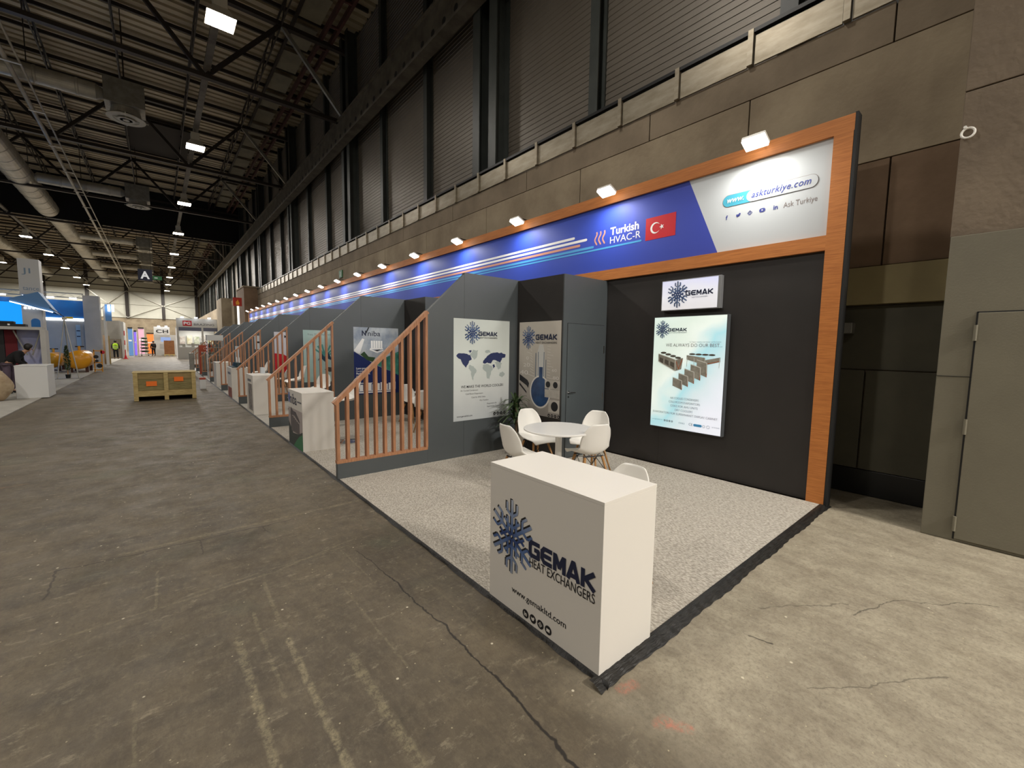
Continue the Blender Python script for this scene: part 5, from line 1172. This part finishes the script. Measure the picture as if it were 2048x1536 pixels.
# white stand with the red logo
t = thing('brazing_stand', 'white glazed stand lettered PG BRAZING with a red logo block', 'stand', (3.3, 54, 0))
MB().box((1.55, 54, 3.2), (5.2, 54.12, 4.1)).build('fascia', M_pw, t); MB().box((1.55, 54.12, 3.15), (5.2, 57.5, 3.25)).build('roof', M_pw, t)
for x in (1.55, 3.55, 5.05): MB().box((x, 53.98, 0), (x+.16, 54.14, 3.2)).build('post', M_pw, t)
MB().box((1.71, 54, 0), (5.05, 54.12, 1.2)).build('low_wall', M_pw, t); MB().box((1.55, 57.4, 0), (5.2, 57.5, 3.2)).build('back_wall', M_pw, t); MB().box((1.55, 54.1, 0), (1.62, 57.4, 3.2)).build('side_wall', M_pw, t)
MB().box((1.7, 54.02, 2.85), (5.05, 54.1, 3.2)).build('lintel', mat('grey blue lintel', '#6d7187', .5), t)
MB().rect((0, 53.995, 0), '-Y', 2.05, 3.33, 2.78, 3.86).build('logo_block', M_redp, t); MB().text((2.13, 53.99, 3.45), '-Y', 'PG', 0, 0, w=.56, h=.3, bold=.04).build('lettering', M_wink, t); MB().text((2.95, 53.99, 3.4), '-Y', 'BRAZING', 0, 0, w=1.7, h=.22, bold=.01).build('lettering', M_inkg, t)
for i in range(3): MB().box((1.9+1.1*i, 53.5, 4.12), (2.15+1.1*i, 53.8, 4.22)).build('lamp', M_strip, t)
for i, c in enumerate(('#b8a8a0', '#c9c39a', '#8f9a78', '#a9a49c', '#d8d27a')): MB().box((1.85+.62*i, 57.2, 1.5), (2.3+.62*i, 57.38, 2.3+.1*(i % 2))).build('picture', mat('picture '+c, c, .5, c2='#e4e0d8', scale=3), t)
for i in range(4): MB().box((2.0+.75*i, 55.5, 1.2), (2.25+.75*i, 55.8, 1.5+.1*(i % 3))).build('exhibit', M_steel, t)
area_light(t, (3.3, 55.6, 3.1), 2.0, 100, (1, .97, .9), tgt=(3.3, 55.6, 0))

# glass showcase, orange stand with cylinders
M_glass = bpy.data.materials.new('clear glass'); M_glass.use_nodes = True; g_ = M_glass.node_tree.nodes['Principled BSDF']; g_.inputs['Base Color'].default_value = (.9, .95, .93, 1); g_.inputs['Roughness'].default_value = .03; g_.inputs['Transmission Weight'].default_value = 1; g_.inputs['IOR'].default_value = 1.1
t = thing('glass_showcase', 'tall glass showcase with small metal exhibits beyond the last white counter', 'showcase', (2.1, 24.6, .026))
x0, x1, y0, y1 = 1.78, 2.42, 24.3, 24.9
MB().box((x0, y0, .026), (x1, y1, .35)).build('base', M_pw, t); MB().box((x0, y0, 1.82), (x1, y1, 2.08)).build('top', M_pw, t)
for x in (x0, x1-.03):
    for y in (y0, y1-.03): MB().box((x, y, .35), (x+.03, y+.03, 1.82)).build('corner_post', M_al, t)
for z in (.75, 1.12, 1.48): MB().box((x0+.03, y0+.03, z), (x1-.03, y1-.03, z+.015)).build('shelf', M_al, t)
for z in (.36, .765, 1.135, 1.495):
    for i in range(4): MB().cyl((x0+.12+.13*i, y0+.25, z), (x0+.12+.13*i, y0+.25, z+.16+.05*((i+int(z*10)) % 3)), .035, .02, n=10).build('exhibit', M_chrome if i % 2 else M_steel, t)
MB().box((x0+.03, y0+.005, .35), (x1-.03, y0+.01, 1.82)).build('glass_pane', M_glass, t); MB().box((x0+.005, y0+.03, .35), (x0+.01, y1-.03, 1.82)).build('glass_pane', M_glass, t)
M_bred = mat('brick red enamel', '#a8452a', .5)
t = thing('tube_display', 'brick red display frame holding grey cylinders, beside the glass showcase', 'display', (1.8, 28, 0))
MB().box((1.50, 28, .0), (1.58, 28.5, 1.55)).build('side_post', M_bred, t); MB().box((1.58, 28, 1.2), (2.15, 28.5, 1.55)).build('header', M_bred, t); MB().text((1.68, 27.995, 1.3), '-Y', 'OIL', 0, 0, w=.3, h=.14, bold=.03).build('lettering', M_peach, t)
for i in range(4): MB().cyl((1.66+.13*i, 28.1, .2), (1.66+.13*i, 28.1, 1.15), .058, n=14).build('cylinder', M_steel, t)
MB().box((1.58, 28.0, 0), (2.15, 28.4, .2)).build('plinth', M_black, t)
t.location.x += .2; t.location.z += .027
o = MB((1.38, 28.4, 0)).box((1.28, 28.2, 0), (1.48, 28.6, 1.15)); tagit(o.build('floor_cabinet', M_steel, bev=.01), 'grey cabinet in the aisle just left of the brick red display frame', 'cabinet')

# hanging and wall signs
t = thing('hanging_sign', 'dark navy hanging sign with a large white A under the roof', 'sign', (-.54, 49.5, 8.1)); MB().box((-1.02, 49.72, 7.05), (-.06, 49.82, 8.03)).build('board', mat('navy board', '#151a33', .5), t)
MB().text((-.54, 49.715, 7.2), '-Y', 'A', 0, 0, w=.62, h=.66, bold=.035, al='C').build('lettering', glow('lit white letter', '#f2f2f2', .4), t)
for x in (-.95, -.13): MB().bar((x, 49.78, 8.03), (x, 49.78, 11.12), .02).build('cable', M_black_m, t)
M_green = mat('exit green', '#1f6b3a', .5)
t = thing('exit_sign', 'green hanging exit sign beside the navy letter sign', 'sign', (.3, 49.5, 7.5)); MB().box((-.03, 49.72, 7.2), (.6, 49.80, 7.52)).build('board', M_green, t); MB().box((.08, 49.71, 7.32), (.3, 49.72, 7.4)).build('arrow', M_wink, t)
for x in (.05, .5): MB().bar((x, 49.78, 7.52), (x, 49.78, 11.12), .015).build('cable', M_black_m, t)
t = thing('exit_sign', 'small green pictogram sign on the concrete wall above the fascia', 'sign', (6.48, 19.8, 4.88)); MB().box((6.46, 19.6, 4.72), (6.5, 20.0, 5.04)).build('board', M_green, t); b_ = MB(); b_.disc((6.459, 19.8, 4.95), '-X', 0, 0, .03, 0); b_.seg((6.459, 19.8, 4.8), '-X', (0, 0), (.02, .12), .04); b_.seg((6.459, 19.8, 4.8), '-X', (-.08, -.03), (0, .04), .03); b_.build('figure', M_wink, t)
t = thing('fire_sign', 'red sign with a yellow flame on a lit white post beyond the stand', 'sign', (5.05, 39.9, 3.0)); MB().box((4.72, 39.9, 4.62), (5.32, 39.96, 5.28)).build('board', mat('sign red', '#b02a18', .5), t)
b_ = MB(); b_.poly((5.02, 39.895, 4.72), '-Y', [(-.1, 0), (.1, 0), (.14, .15), (.08, .25), (.03, .42), (-.03, .3), (-.12, .22)], 0); b_.build('flame', mat('amber print', '#e8a030', .5), t)
MB().cyl((5.05, 39.95, 3.05), (5.05, 39.95, 4.62), .07, n=14).build('lit_tube', glow('lit tube', '#fff8e8', 1.8), t); MB().cyl((5.05, 39.95, 0), (5.05, 39.95, 3.05), .05, n=10).build('post', M_pw, t)

for o in bpy.data.objects:
    if '_o' in o: del o['_o']
